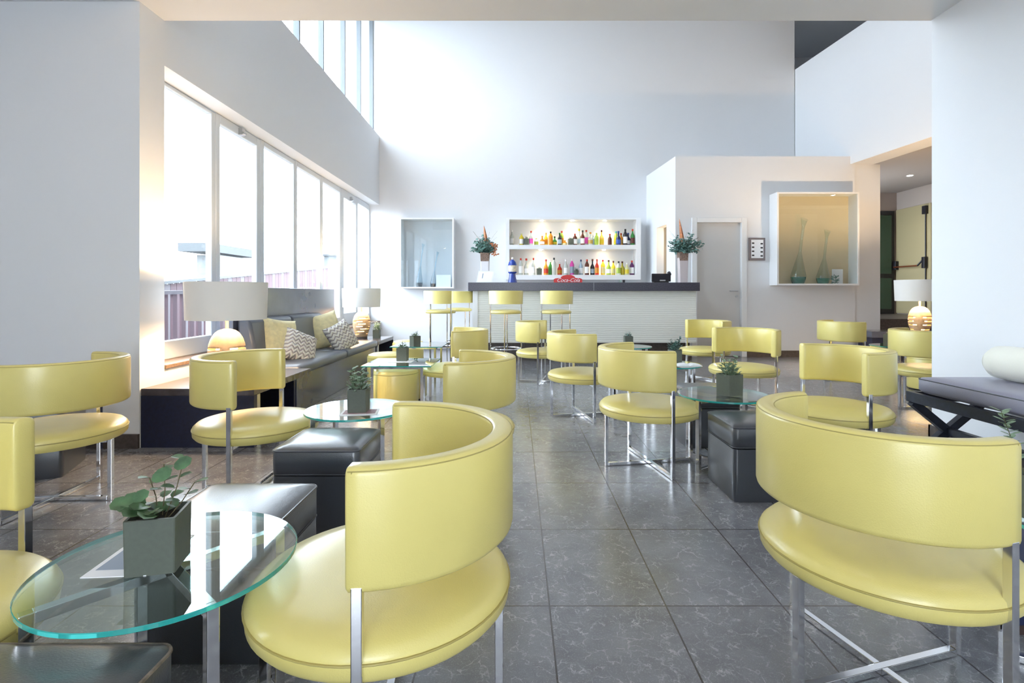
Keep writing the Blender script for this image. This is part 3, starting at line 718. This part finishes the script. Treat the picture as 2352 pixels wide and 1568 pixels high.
# ---------------------------------------------------------------- lamps
M['egg'] = mat('lamp_egg_ceramic', (.46, .32, .19), .55, noise=(20, .2))
M['core'] = mat('lamp_glow', (1, .8, .5), .5, emit=(1, .66, .30), es=7)
def table_lamp(lab, loc, seed, e_in, e_sh, rz=0, rows=(5, 10, 14, 18)):
    rnd = random.Random(seed)
    t = thing('table_lamp', lab, 'lamp', loc, rz, 'egg-shaped table lamps')
    prof = [(.085, .03), (.094, .06), (.106, .10), (.119, .145), (.127, .185), (.130, .215), (.129, .25), (.123, .29), (.108, .335), (.083, .375), (.05, .398), (.02, .405)]
    import bisect
    def rad(z):
        for (r0, z0), (r1, z1) in zip(prof, prof[1:]):
            if z0 <= z <= z1: return r0+(r1-r0)*(z-z0)/(z1-z0)
        return prof[-1][0]
    N = 48; zs = [.03+.0125*i for i in range(31)]
    b = new(); rings = [[b.verts.new((rad(z)*cos(2*pi*i/N), rad(z)*sin(2*pi*i/N), z)) for i in range(N)] for z in zs]
    slit = set()
    for row in rows:
        i = rnd.randint(0, 6)
        while i < N:
            ln = rnd.randint(6, 11)
            for k in range(ln): slit.add((row, (i+k) % N))
            i += ln+rnd.randint(4, 9)
    for a in range(len(zs)-1):
        for i in range(N):
            if (a, i) in slit: continue
            b.faces.new((rings[a][i], rings[a][(i+1) % N], rings[a+1][(i+1) % N], rings[a+1][i]))
    b.faces.new(rings[-1])
    o = obj('lamp_base', b, M['egg'], t, smooth=True, angle=80); s = o.modifiers.new('thick', 'SOLIDIFY'); s.thickness = .006; s.offset = -1
    b = new(); lathe(b, [(.086, 0), (.09, .012), (.086, .03)], 40); obj('foot', b, M['basebd'], t, smooth=True)
    b = new(); lathe(b, [(.02, .05), (.055, .10), (.078, .17), (.08, .23), (.06, .30), (.02, .34)], 24); obj('glow_bulb', b, M['core'], o, smooth=True)
    b = new(); tube(b, [(0, 0, .40), (0, 0, .50)], .012, 12); obj('neck', b, M['egg'], t, smooth=True)
    b = new(); n = 64
    rs = lambda r, z: [(r*cos(2*pi*i/n), r*sin(2*pi*i/n), z) for i in range(n)]
    loft(b, [rs(.274, .475), rs(.283, .755), rs(.280, .755), rs(.271, .475), rs(.274, .475)], False, False)
    for k in range(3): a = 2*pi*k/3; tube(b, [(0, 0, .49), (.275*cos(a), .275*sin(a), .49)], .003, 5)
    obj('lamp_shade', b, M['lamp_white'], t, smooth=True)
    b = new(); lathe(b, [(.012, .50), (.028, .54), (.03, .565), (.018, .59), (.003, .597)], 16); obj('bulb', b, M['bulb'], t, smooth=True)
    lamp_light('lamp_bulb_light', 'POINT', (0, 0, .63), e_sh, WARM, .05, parent=t)
    return t
M['bulb'] = mat('bulb_glow', (1, .85, .6), .5, emit=(1, .75, .45), es=40)
table_lamp('big egg-based table lamp with white drum shade on the table by the pier', (-2.19, 3.97, .4165), 1, 8, 60)
table_lamp('smaller-looking lit egg-based lamp with white drum shade in the far window corner', (-2.34, 7.93, .4165), 2, 8, 40, rows=(3, 6, 9, 12, 15, 18, 22))
table_lamp('lit egg-based lamp with white drum shade at the edge of the right white wall', (5.36, 6.97, .518), 3, 8, 160)
t = thing('lamp_side_table', 'small dark square table carrying the right lamp', 'side table', (5.38, 7.0, 0))
b = new(); box(b, -.20, -.20, .47, .20, .20, .517); obj('tabletop', b, M['slab'], t)
for sx in (-.18, .18):
    for sy in (-.18, .18): b = new(); box(b, sx-.015, sy-.015, 0, sx+.015, sy+.015, .47); obj('leg', b, M['black_wood'], t)
t = thing('dark_bench', 'low dark bench against the end of the right wall by the corridor step', 'bench', (0, 0, 0))
b = new(); box(b, 5.76, 8.5, .38, 6.9, 8.95, .48); obj('seat', b, M['laminate'], t)
b = new(); box(b, 5.80, 8.55, 0, 6.86, 8.9, .38); obj('base', b, M['navy'], t)

# ---------------------------------------------------------------- daybed with X legs
t = thing('daybed_bench', 'grey cushioned bench on black crossed legs against the right white wall', 'bench', (0, 0, 0))
b = new(); cushion(b, .47, 1.25, .458, .558, .035, .016, .02, 2.79, 2.73); c = obj('cushion', b, M['grey_leather'], t, smooth=True, angle=60)
b = new(); tube(b, rrect(.468, 1.248, .035, .545, 6, 2.79, 2.73), .0035, 6, True); obj('piping', b, M['black_pipe'], c)
b = new(); box(b, 2.53, 2.08, .39, 2.56, 3.41, .455); box(b, 3.0, 2.08, .39, 3.03, 3.41, .455); box(b, 2.56, 3.375, .39, 3.0, 3.405, .455); box(b, 2.56, 2.085, .39, 3.0, 2.115, .455); obj('frame', b, M['black_wood'], t, bevel=.003)
for yy in (3.375, 2.10):
    for x0, x1 in ((2.545, 3.0), (3.0, 2.545)):
        off = .0 if x0 < x1 else .001
        dx, dz = x1-x0, -.39; L = math.hypot(dx, dz); nx, nz = -dz/L*.024, dx/L*.024
        b = new(); a = yy-.02+off; c_ = yy+.02+off
        hexa(b, [(x0-nx, a, .39-nz), (x0+nx, a, .39+nz), (x0+nx, c_, .39+nz), (x0-nx, c_, .39-nz)], [(x1-nx, a, .0+abs(nz)-nz), (x1+nx, a, .0+abs(nz)+nz), (x1+nx, c_, abs(nz)+nz), (x1-nx, c_, abs(nz)-nz)])
        obj('leg', b, M['black_wood'], t)
b = new(); box(b, 2.752, 2.12, .18, 2.792, 3.355, .225); obj('stretcher', b, M['black_wood'], t)
b = new(); tube(b, [(2.90, 3.20, .675), (2.90, 3.19, .675), (2.90, 3.15, .675), (2.90, 3.10, .675), (2.90, 2.75, .675), (2.90, 2.58, .675), (2.90, 2.53, .675), (2.90, 2.52, .675)], [.03, .07, .096, .10, .102, .098, .07, .03], 28)
tag(obj('bolster_pillow', b, mat('cream_linen', (.80, .79, .70), .85, bump=(300, .3), sheen=.3), smooth=True, angle=70), 'round cream bolster lying on the grey bench', 'cushion')
# striped box
t = thing('striped_box', 'dark blue box with crossing white stripes on the floor at the right edge', 'box', (1.555, 1.66, 0), R(0))
M['flag_blue'] = mat('dark_blue_fabric', (.012, .02, .07), .6); M['brown'] = mat('brown_base', (.06, .035, .03), .6)
b = new(); box(b, 0, 0, .03, .34, .34, .24); obj('body', b, M['flag_blue'], t, bevel=.006)
b = new(); box(b, .005, .005, 0, .335, .335, .03); obj('base', b, M['brown'], t)
b = new()
for p0, p1, wd in (((.02, .235), (.12, .035), .018), ((0.0, .09), (.34, .06), .012), ((.22, .235), (.10, .035), .015)):
    d = Vector((p1[0]-p0[0], p1[1]-p0[1])); n_ = Vector((-d.y, d.x)).normalized()*wd/2
    q = [Vector(p0)+n_, Vector(p0)-n_, Vector(p1)-n_, Vector(p1)+n_]
    hexa(b, [(v.x, -.002, v.y) for v in q], [(v.x, .0, v.y) for v in q])
o = obj('stripes', b, M['white_paint'], t); o['label'] = 'white crossing stripes'

# ================================================================ BAR
t = thing('bar_counter', 'long bar counter with dark stone top and ribbed pale front', 'bar', (0, 0, 0))
b = new(); box(b, -.765, 8.30, 1.135, 2.905, 8.98, 1.27); obj('countertop', b, M['counter'], t, bevel=.004)
b = new(); box(b, -.62, 8.42, .305, 2.885, 8.90, 1.135); obj('front_panel', b, M['bar_front'], t)
b = new(); box(b, -.70, 8.405, .30, -.62, 8.92, 1.135); obj('end_panel', b, M['white'], t)
b = new(); box(b, -.60, 8.60, 0, 2.84, 8.88, .305); obj('plinth', b, M['basebd'], t)
b = new(); box(b, -.5, 8.98, .93, 2.5, 9.35, .97); obj('work_shelf', b, M['steel'], t)
b = new(); box(b, X(1364, 8.3)-.0015, 8.2985, 1.137, X(1364, 8.3)+.0015, 8.30, 1.268); obj('joint', b, M['frame'], t)
# cola topper
t = thing('cola_dispenser', 'red cola dispenser sign with white script just above the bar top', 'drink dispenser', (X(1304.5, 9.12), 9.12, .97))
b = new(); box(b, -.20, 0, 0, .20, .22, .30); obj('body', b, M['red'], t, bevel=.02)
b = new(); w = .245; pts = [(-w, .25), (-w, .375), (-w+.03, .39), (-.15, .395)] + [(-.125*cos(pi*k/12), .395+.055*sin(pi*k/12)) for k in range(13)] + [(.15, .395), (w-.03, .39), (w, .375), (w, .25)]
loft(b, [[(x, -.03, z) for x, z in pts], [(x, .03, z) for x, z in pts]]); obj('sign_board', b, M['red'], t)
def text(body, size, loc, m, parent, shear=0, name='lettering', ext=.002):
    cu = bpy.data.curves.new(name, 'FONT'); cu.body = body; cu.size = size; cu.align_x = 'CENTER'; cu.extrude = ext; cu.shear = shear
    tmp = bpy.data.objects.new('tmp', cu); COL.objects.link(tmp)
    dg = bpy.context.evaluated_depsgraph_get(); me = bpy.data.meshes.new_from_object(tmp.evaluated_get(dg))
    bpy.data.objects.remove(tmp)
    me.materials.clear(); me.materials.append(m)
    o = bpy.data.objects.new(name, me); COL.objects.link(o); o.parent = parent; o.location = loc; o.rotation_euler = (pi/2, 0, 0); return o
text('Coca-Cola', .092, (0, -.034, .328), M['white_paint'], t, .4)
# ceramic beer tap
t = thing('ceramic_beer_tap', 'blue and cream ceramic beer tap tower on the bar', 'beer tap', (X(1177, 8.6), 8.6, 1.27))
b = new(); lathe(b, [(.078, 0), (.076, .01), (.058, .09), (.05, .15), (.07, .165), (.072, .18)], 28); obj('base', b, M['blue'], t, smooth=True)
b = new(); lathe(b, [(.066, .18), (.068, .20), (.068, .27), (.064, .285)], 28); obj('barrel', b, M['cream'], t, smooth=True)
b = new(); lathe(b, [(.074, .285), (.07, .30), (.058, .335), (.045, .355), (.02, .38)], 28); obj('lid', b, M['blue'], t, smooth=True)
b = new(); lathe(b, [(.012, .38), (.02, .395), (.018, .41), (.005, .42)], 16); obj('knob', b, M['white_paint'], t, smooth=True)
# framed notice on bar
t = thing('notice_frame', 'white framed notice leaning on the left end of the bar top', 'sign', (X(1113, 8.45), 8.45, 1.27))
sh = Matrix(((1, 0, .18, 0), (0, 1, .3, 0), (0, 0, 1, 0), (0, 0, 0, 1)))
b = new(); box(b, -.135, 0, 0, .125, .012, .19, sh); obj('frame', b, M['white'], t)
b = new(); box(b, -.115, -.002, .015, .105, 0, .175, sh); obj('sheet', b, M['paper'], t)
b = new(); box(b, -.06, -.003, .07, -.045, -.002, .15, sh); obj('printed_mark', b, M['print'], t)
# touch screen till
t = thing('till_screen', 'black tilted till screen near the right end of the bar', 'till', (X(1520, 8.6), 8.6, 1.27))
sh = Matrix(((1, 0, .15, 0), (0, 1, .5, 0), (0, 0, 1, 0), (0, 0, 0, 1)))
b = new(); box(b, -.165, 0, .02, .15, .03, .155, sh); obj('screen', b, M['black'], t, bevel=.006)
b = new(); box(b, -.12, .02, 0, .12, .16, .03); obj('stand', b, M['black'], t)
b = new(); box(b, -.03, -.004, .03, .06, .02, .05); obj('badge', b, M['steel'], t)
b = new(); tube(b, [(.155, .09, .14), (.155, .13, .17)], .03, 12); obj('card_reader', b, M['black'], t, smooth=True)
t = thing('small_glass', 'small clear glass on the bar top left of the till', 'glass', (X(1424, 8.6), 8.6, 1.27))
b = new(); lathe(b, [(.022, 0), (.028, .045), (.026, .045), (.021, .003)], 20, cap1=False); obj('glass_body', b, M['vase_glass'], t, smooth=True)
b = new(); box(b, .045, -.015, 0, .08, .015, .05); obj('metal_cup', b, M['black'], t)

# flower arrangements
def bouquet(x, y, z, vh, lab, seed, lean=0, right=False):
    rnd = random.Random(seed)
    t = thing('flower_arrangement', lab, 'flower arrangement', (x, y, z), 0, 'flower arrangements beside the bar shelf')
    w = .075
    b = new(); loft(b, [rrect(w*2*.85, w*1.6, .01, 0, 2), rrect(w*2, w*1.8, .01, vh, 2)]); v = obj('vase', b, mat('frosted_vase', (.74, .66, .68) if right else (.78, .77, .82), .25, trans=.2), t)
    b = new(); loft(b, [rrect(w*1.9, w*1.75, .01, vh*.72, 2), rrect(w*2.03, w*1.84, .01, vh+.001, 2)]); obj('bark_filling', b, M['bark'], t)
    lf = new(); st = new(); up = Vector((0, 0, 1))
    for k in range(60):
        a = rnd.uniform(0, 6.28); el = rnd.uniform(.05, 1.3); L = rnd.uniform(.12, .28)*(1.25 if (cos(a) > .3) == right else 1)
        d = Vector((cos(a)*cos(el)*(1.1 if right else .78), sin(a)*cos(el)*.7, sin(el)*1.0)); p0 = Vector((0, 0, vh)); p1 = p0+d*L
        tube(st, [p0, p0.lerp(p1, .5)+Vector((0, 0, .02)), p1], .002, 4)
        for j in range(13):
            c = p0.lerp(p1, .35+.65*j/12)+Vector([rnd.uniform(-.02, .02) for _ in range(3)])
            aa = rnd.uniform(0, 6.28); leaf(lf, c, Vector((cos(aa), sin(aa), rnd.uniform(-.6, .6))), up+Vector((rnd.uniform(-1, 1), -1, 0)), rnd.uniform(.035, .06), rnd.uniform(.03, .045))
    for k in range(12):
        a = rnd.uniform(0, 6.28); p0 = Vector((0, 0, vh+.1)); p1 = p0+Vector((cos(a)*.22, sin(a)*.1, rnd.uniform(.12, .28))); tube(st, [p0, p1], .0012, 4)
    obj('foliage', lf, M['leaf_blue'], t, smooth=True); obj('twigs', st, M['stem'], t)
    b = new(); hx = -.02 if right else 0; ht = .46 if right else .36
    L = []
    for i in range(9):
        u = i/8; ww = .045*(1-u)**.8+.001; cx = hx-(.04 if not right else .055)*u**1.3+.02; zz = vh+.12+(ht)*u*.95
        L.append([(cx-ww, .01, zz), (cx, -.02*(1-u), zz), (cx+ww, .01, zz), (cx, .018, zz)])
    loft(b, L); o = obj('spear_leaf', b, M['orange_leaf'], t, smooth=True)
    b = new()
    for k in range(26):
        c = Vector((rnd.uniform(.12, .2) if not right else rnd.uniform(-.02, .12), -.05, vh+rnd.uniform(-.03, .16)));
        leaf(b, c, Vector((rnd.uniform(-1, 1), rnd.uniform(-.4, .1), rnd.uniform(-1, 1))), Vector((0, -1, .2)), .05, .025)
    if not right: obj('dried_leaves', b, M['orange_leaf'], t, smooth=True)
    else: b.free()
bouquet(X(1114, 8.75), 8.75, 1.27, .50, 'eucalyptus bouquet with orange spear leaf in a vase at the left bar end', 21)
bouquet(X(1568, 8.6), 8.6, 1.27, .50, 'larger eucalyptus bouquet with tall orange spear in a vase at the right bar end', 22, right=True)

# back bar shelf
YS = 10.25
sx0, sx1, sz0, sz1 = X(1162, YS), X(1472, YS), Z(642, YS), Z(500, YS)
ix0, ix1 = X(1170, YS), X(1462, YS)
zc1, zc0, zb1, zb0 = Z(504, YS), Z(562, YS), Z(572, YS), Z(631, YS)
t = thing('back_bar_shelf', 'white wall-mounted two-tier bottle shelf lit by warm spots behind the bar', 'shelf', (0, 0, 0))
b = new(); box(b, sx0, YS, sz0, ix0, YB-.002, sz1); box(b, ix1, YS, sz0, sx1, YB-.002, sz1); box(b, ix0, YS, zc1, ix1, YB-.002, sz1); box(b, ix0, YS, sz0, ix1, YB-.002, zb0)
obj('carcass', b, M['white'], t)
b = new(); box(b, ix0, YS, zb1, ix1, YB-.002, zc0); obj('middle_shelf', b, M['white'], t)
b = new(); box(b, ix0, YB-.03, zb0, ix1, YB-.002, zb1); box(b, ix0, YB-.03, zc0, ix1, YB-.002, zc1); obj('back_panel', b, M['case_back'], t)
for px, zt in ((1244, zc1), (1315, zc1), (1389, zc1), (1242, zb1), (1387, zb1)):
    b = new(); lathe(b, [(.035, -.006), (.035, -.0005)], 16, (X(px, YS+.17), YS+.17)); o = obj('spot_lamp', b, M['lit_warm'], t); o.location.z = zt
    lamp_light('shelf_spot', 'SPOT', (X(px, YS+.17), YS+.17, zt-.02), 15, (1, .88, .62), .02, (0, 0, 0), R(110))
# bottles
C = {'clear': (.70, .74, .70), 'yellow': (.85, .68, .05), 'amber': (.62, .24, .02), 'orange': (.80, .33, .03), 'green': (.05, .30, .06), 'lime': (.45, .62, .10), 'brown': (.10, .03, .02),
     'red': (.55, .04, .02), 'dark': (.02, .02, .03), 'gold': (.75, .50, .12), 'pink': (.75, .10, .45), 'blue': (.03, .08, .35), 'white': (.82, .82, .82), 'navy': (.02, .03, .10), 'teal': (.10, .40, .38), 'pale': (.80, .80, .45), 'olive': (.45, .42, .05), 'purple': (.12, .03, .12), 'black': (.02, .02, .02), 'paleblue': (.5, .65, .78)}
BM = {}
def bmat(c):
    if c not in BM: BM[c] = mat('bottle_'+c, C[c], .12, coat=.4, trans=.35 if c in ('clear', 'yellow', 'lime', 'pale', 'paleblue', 'gold', 'orange', 'green') else 0, ior=1.2)
    return BM[c]
def bottle(x, y, z, h, r, body, cap, label, lab, shape=0):
    t = thing('bottle', lab, 'bottle', (x, y, z), 0, 'bottles on the back bar shelf')
    rn = r*.34
    k = (.58, .66, .50)[shape]
    prof = [(r*.92, 0), (r, .006), (r, h*k), (r*.82, h*(k+.06)), (rn*1.3, h*(k+.17)), (rn, h*(k+.22)), (rn, h*.93)]
    b = new(); lathe(b, prof, 16); obj('glass_body', b, bmat(body), t, smooth=True)
    b = new(); lathe(b, [(rn*1.25, h*.88), (rn*1.25, h), (rn*.9, h*1.005)], 12); obj('cap', b, bmat(cap), t, smooth=True)
    if label:
        b = new(); lathe(b, [(r*1.02, h*.12), (r*1.02, h*k*.8)], 16, cap0=False, cap1=False); obj('paper_label', b, bmat(label), t, smooth=True)
top = [(235, 290, 'clear', 'white', 'white'), (378, 350, 'yellow', 'pale', 'white'), (447, 0, '', '', ''), (522, 310, 'clear', 'red', 'pink'), (600, 420, 'clear', 'lime', 'lime'),
       (688, 385, 'amber', 'amber', 'white'), (745, 330, 'yellow', 'gold', 'orange'), (815, 320, 'orange', 'black', 'amber'), (875, 390, 'green', 'dark', 'yellow'), (950, 340, 'dark', 'green', 'paleblue'),
       (982, 305, 'lime', 'red', 'orange'), (1028, 455, 'orange', 'gold', 'pale'), (1110, 0, '', '', ''), (1180, 350, 'brown', 'red', 'white'), (1240, 270, 'clear', 'yellow', 'paleblue'), (1295, 300, 'brown', 'black', 'white'),
       (1350, 290, 'clear', 'red', 'pink'), (1412, 330, 'clear', 'orange', 'gold'), (1455, 360, 'paleblue', 'white', None), (1505, 340, 'lime', 'lime', None), (1580, 290, 'gold', 'brown', 'yellow'),
       (1703, 355, 'brown', 'red', 'brown'), (1795, 310, 'lime', 'teal', 'yellow'), (1832, 312, 'navy', 'blue', 'blue'), (1872, 340, 'amber', 'red', 'gold'), (1935, 280, 'dark', 'black', 'white'), (1978, 335, 'navy', 'blue', 'white'), (2045, 280, 'green', 'red', 'brown')]
bot = [(222, 700, 'brown', 'amber', None), (367, 712, 'clear', 'red', 'white'), (450, 712, 'clear', 'red', 'white'), (558, 708, 'clear', 'red', 'white'), (640, 0, '', '', ''), (745, 730, 'orange', 'red', 'red'),
       (810, 740, 'green', 'white', 'green'), (865, 705, 'clear', 'dark', None), (950, 775, 'red', 'white', 'orange'), (1042, 730, 'clear', 'white', 'white'), (1135, 720, 'pink', 'white', 'paleblue'), (1200, 0, '', '', ''),
       (1270, 730, 'paleblue', 'navy', 'white'), (1360, 730, 'brown', 'red', 'white'), (1443, 722, 'dark', 'brown', 'paleblue'), (1510, 728, 'red', 'red', 'amber'), (1600, 732, 'yellow', 'red', 'pale'),
       (1685, 740, 'lime', 'brown', 'white'), (1755, 752, 'yellow', 'brown', 'pale'), (1835, 760, 'clear', 'dark', 'lime'), (1890, 758, 'olive', 'brown', 'yellow'), (1960, 785, 'pale', 'white', 'yellow'), (2040, 745, 'purple', 'red', 'white')]
CN = {'clear': 'clear', 'pale': 'pale yellow', 'paleblue': 'pale blue', 'dark': 'very dark', 'lime': 'lime-green'}
ordn = ['first', 'second', 'third', 'fourth', 'fifth', 'sixth', 'seventh', 'eighth', 'ninth', 'tenth', 'eleventh', 'twelfth', 'thirteenth', 'fourteenth', 'fifteenth', 'sixteenth', 'seventeenth', 'eighteenth', 'nineteenth', 'twentieth', 'twenty-first', 'twenty-second', 'twenty-third', 'twenty-fourth', 'twenty-fifth', 'twenty-sixth', 'twenty-seventh', 'twenty-eighth', 'twenty-ninth']
for row, base, zf, nm in ((top, 535, zc0, 'upper'), (bot, 975, zb0, 'lower')):
    nb = 0
    for i, (zx, zy, body, cap, lb) in enumerate(row):
        yy = YS+(.13 if i % 2 else .19); px = 1140+zx/6.533; x = X(px, yy)
        if zy == 0:
            side = {447: 'left part of the upper', 1110: 'middle of the upper', 640: 'left part of the lower', 1200: 'middle of the lower'}[zx]
            plant(x, YS+.12, zf, R(10), 'grey-green potted plant among bottles in the %s bar shelf' % side, .095 if zx != 1200 else .075, .13 if zx != 1200 else .09, 'small', 40+i, leafm='leaf_blue', group='potted plants on the back bar shelf'); continue
        nb += 1
        h = (base-zy)/6.533/F*YS*.97
        col = CN.get(body, body)
        lab = '%s bottle with %s cap, %s from the left on the %s bar shelf' % (col, CN.get(cap, cap), ordn[nb-1], nm)
        if i == len(row)-1: lab = '%s bottle with %s cap, last on the right of the %s bar shelf' % (col, CN.get(cap, cap), nm)
        x = min(max(x, ix0+.048), ix1-.048)
        bottle(x, yy, zf, h, .040+.006*((i*7) % 3)/2, body, cap, lb, lab, i % 3)

# wall cabinets
def glass_vase(name, lab, x, y, z, h, lean, m, mb, group, r=.085):
    t = thing(name, lab, 'vase', (x, y, z), 0, group)
    def ring(u):
        if u < .12: rr = r*(.75+.25*math.sin(u/.12*pi/2))
        else: rr = r*max(.19, (1-(u-.12)/.48)**1.1 if u < .60 else 0)
        if u > .85: rr = r*(.19+.28*((u-.85)/.15)**1.5)
        return rr, lean*h*u**1.6
    L = []
    for i in range(30):
        u = i/29; rr, dx = ring(u); L.append([(dx+rr*cos(2*pi*k/20), rr*sin(2*pi*k/20), h*u+ (rr*cos(2*pi*k/20)*-.5 if u > .97 else 0)) for k in range(20)])
    b = new(); loft(b, L, True, False); obj('vase_body', b, m, t, smooth=True)
    b = new(); L2 = []
    for i in range(8):
        u = .004+i/7*.10; rr, dx = ring(u); L2.append([(dx+rr*.97*cos(2*pi*k/20), rr*.97*sin(2*pi*k/20), h*u) for k in range(20)])
    loft(b, L2); obj('thick_base', b, mb, t, smooth=True)
def cabinet(lab, x0, x1, z0, z1, yf, yb, fr=.028, back='case_back'):
    t = thing('wall_display_cabinet', lab, 'display cabinet', (0, 0, 0), 0, 'white wall display cabinets')
    b = new(); box(b, x0, yf, z0, x0+fr, yb, z1); box(b, x1-fr, yf, z0, x1, yb, z1); box(b, x0+fr, yf, z0, x1-fr, yb, z0+fr); box(b, x0+fr, yf, z1-fr, x1-fr, yb, z1); obj('carcass', b, M['white'], t)
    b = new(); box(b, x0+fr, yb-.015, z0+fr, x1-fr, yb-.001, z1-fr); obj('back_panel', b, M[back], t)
    b = new(); box(b, x0+fr, yf+.012, z0+fr, x1-fr, yf+.018, z1-fr); obj('glass_front', b, M['case_glass'], t)
YF = 10.3
cabinet('white glass-fronted wall cabinet with bluish vases left of the bar', X(918, YF), X(1042, YF), Z(662, YF), Z(500, YF), YF, YB-.002, back='case_grey')
glass_vase('tall_glass_vase', 'tall pale blue glass vase on the right in the left wall cabinet', X(994, 10.42), 10.45, Z(659, 10.3)+.0, .70, .14, M['vase_blue'], M['vase_blue'], 'glass vases in the left cabinet', .06)
glass_vase('tall_glass_vase', 'tall pale blue glass vase on the left in the left wall cabinet', X(962, 10.42), 10.45, Z(659, 10.3)+.0, .86, .1, M['vase_blue'], M['vase_blue'], 'glass vases in the left cabinet', .07)
b = new(); xc0, xc1 = X(1002, 10.4), X(1035, 10.4); box(b, xc0, 10.40, Z(659, YF)+.004, xc1, 10.405, Z(631, 10.4)); tag(obj('white_card', b, M['paper']), 'blank white card standing in the left wall cabinet', 'card')
YF = 8.81
cx0, cx1, cz0, cz1 = X(1785, YF), X(1974, YF), 1.234, 2.80
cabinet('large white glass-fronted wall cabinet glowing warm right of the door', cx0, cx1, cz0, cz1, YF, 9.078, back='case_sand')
zfl = cz0+.029
glass_vase('tall_glass_vase', 'taller clear leaning glass vase with green base in the warm cabinet', X(1833, 8.95), 8.95, zfl, 1.10, .10, M['vase_glass'], M['vase_green'], 'glass vases in the warm cabinet', .125)
glass_vase('tall_glass_vase', 'shorter clear leaning glass vase with green base in the warm cabinet', X(1890, 8.95), 8.95, zfl, .90, .09, M['vase_glass'], M['vase_green'], 'glass vases in the warm cabinet', .11)
b = new(); box(b, X(1911, 8.93), 8.93, zfl, X(1936, 8.93), 8.935, Z(618, 8.93)); tag(obj('white_card', b, M['paper']), 'blank white card behind a small plant in the warm cabinet', 'card')
lf = new(); rnd = random.Random(5)
for k in range(50):
    a = rnd.uniform(0, 6.28); leaf(lf, Vector((X(1917, 8.88)+.05*cos(a)*rnd.random(), 8.88+.02*sin(a), zfl+.13*rnd.random())), Vector((cos(a), .3*sin(a), rnd.uniform(0, 1))), Vector((0, -1, .2)), .035, .014)
tag(obj('small_plant', lf, M['leaf_blue'], smooth=True), 'small feathery plant at the foot of the card in the warm cabinet', 'plant')
# framed plan
t = thing('framed_plan', 'taupe framed white plan with small dark icons hanging by the door', 'sign', (0, 0, 0))
fx0, fx1, fz0, fz1 = X(1720, 9.06), X(1757, 9.06), Z(598, 9.06), Z(546, 9.06)
b = new(); box(b, fx0, 9.045, fz0, fx1, 9.078, fz1); obj('frame', b, M['taupe'], t, bevel=.004)
b = new(); box(b, fx0+.035, 9.042, fz0+.04, fx1-.035, 9.045, fz1-.035); obj('sheet', b, M['paper'], t)
b = new()
for k in range(4):
    z = fz0+.075+k*.07; box(b, fx0+.045, 9.0405, z, fx0+.085, 9.042, z+.025); z += .03; box(b, fx1-.085, 9.0405, z-.04, fx1-.045, 9.042, z-.015)
obj('icons', b, M['black'], t)
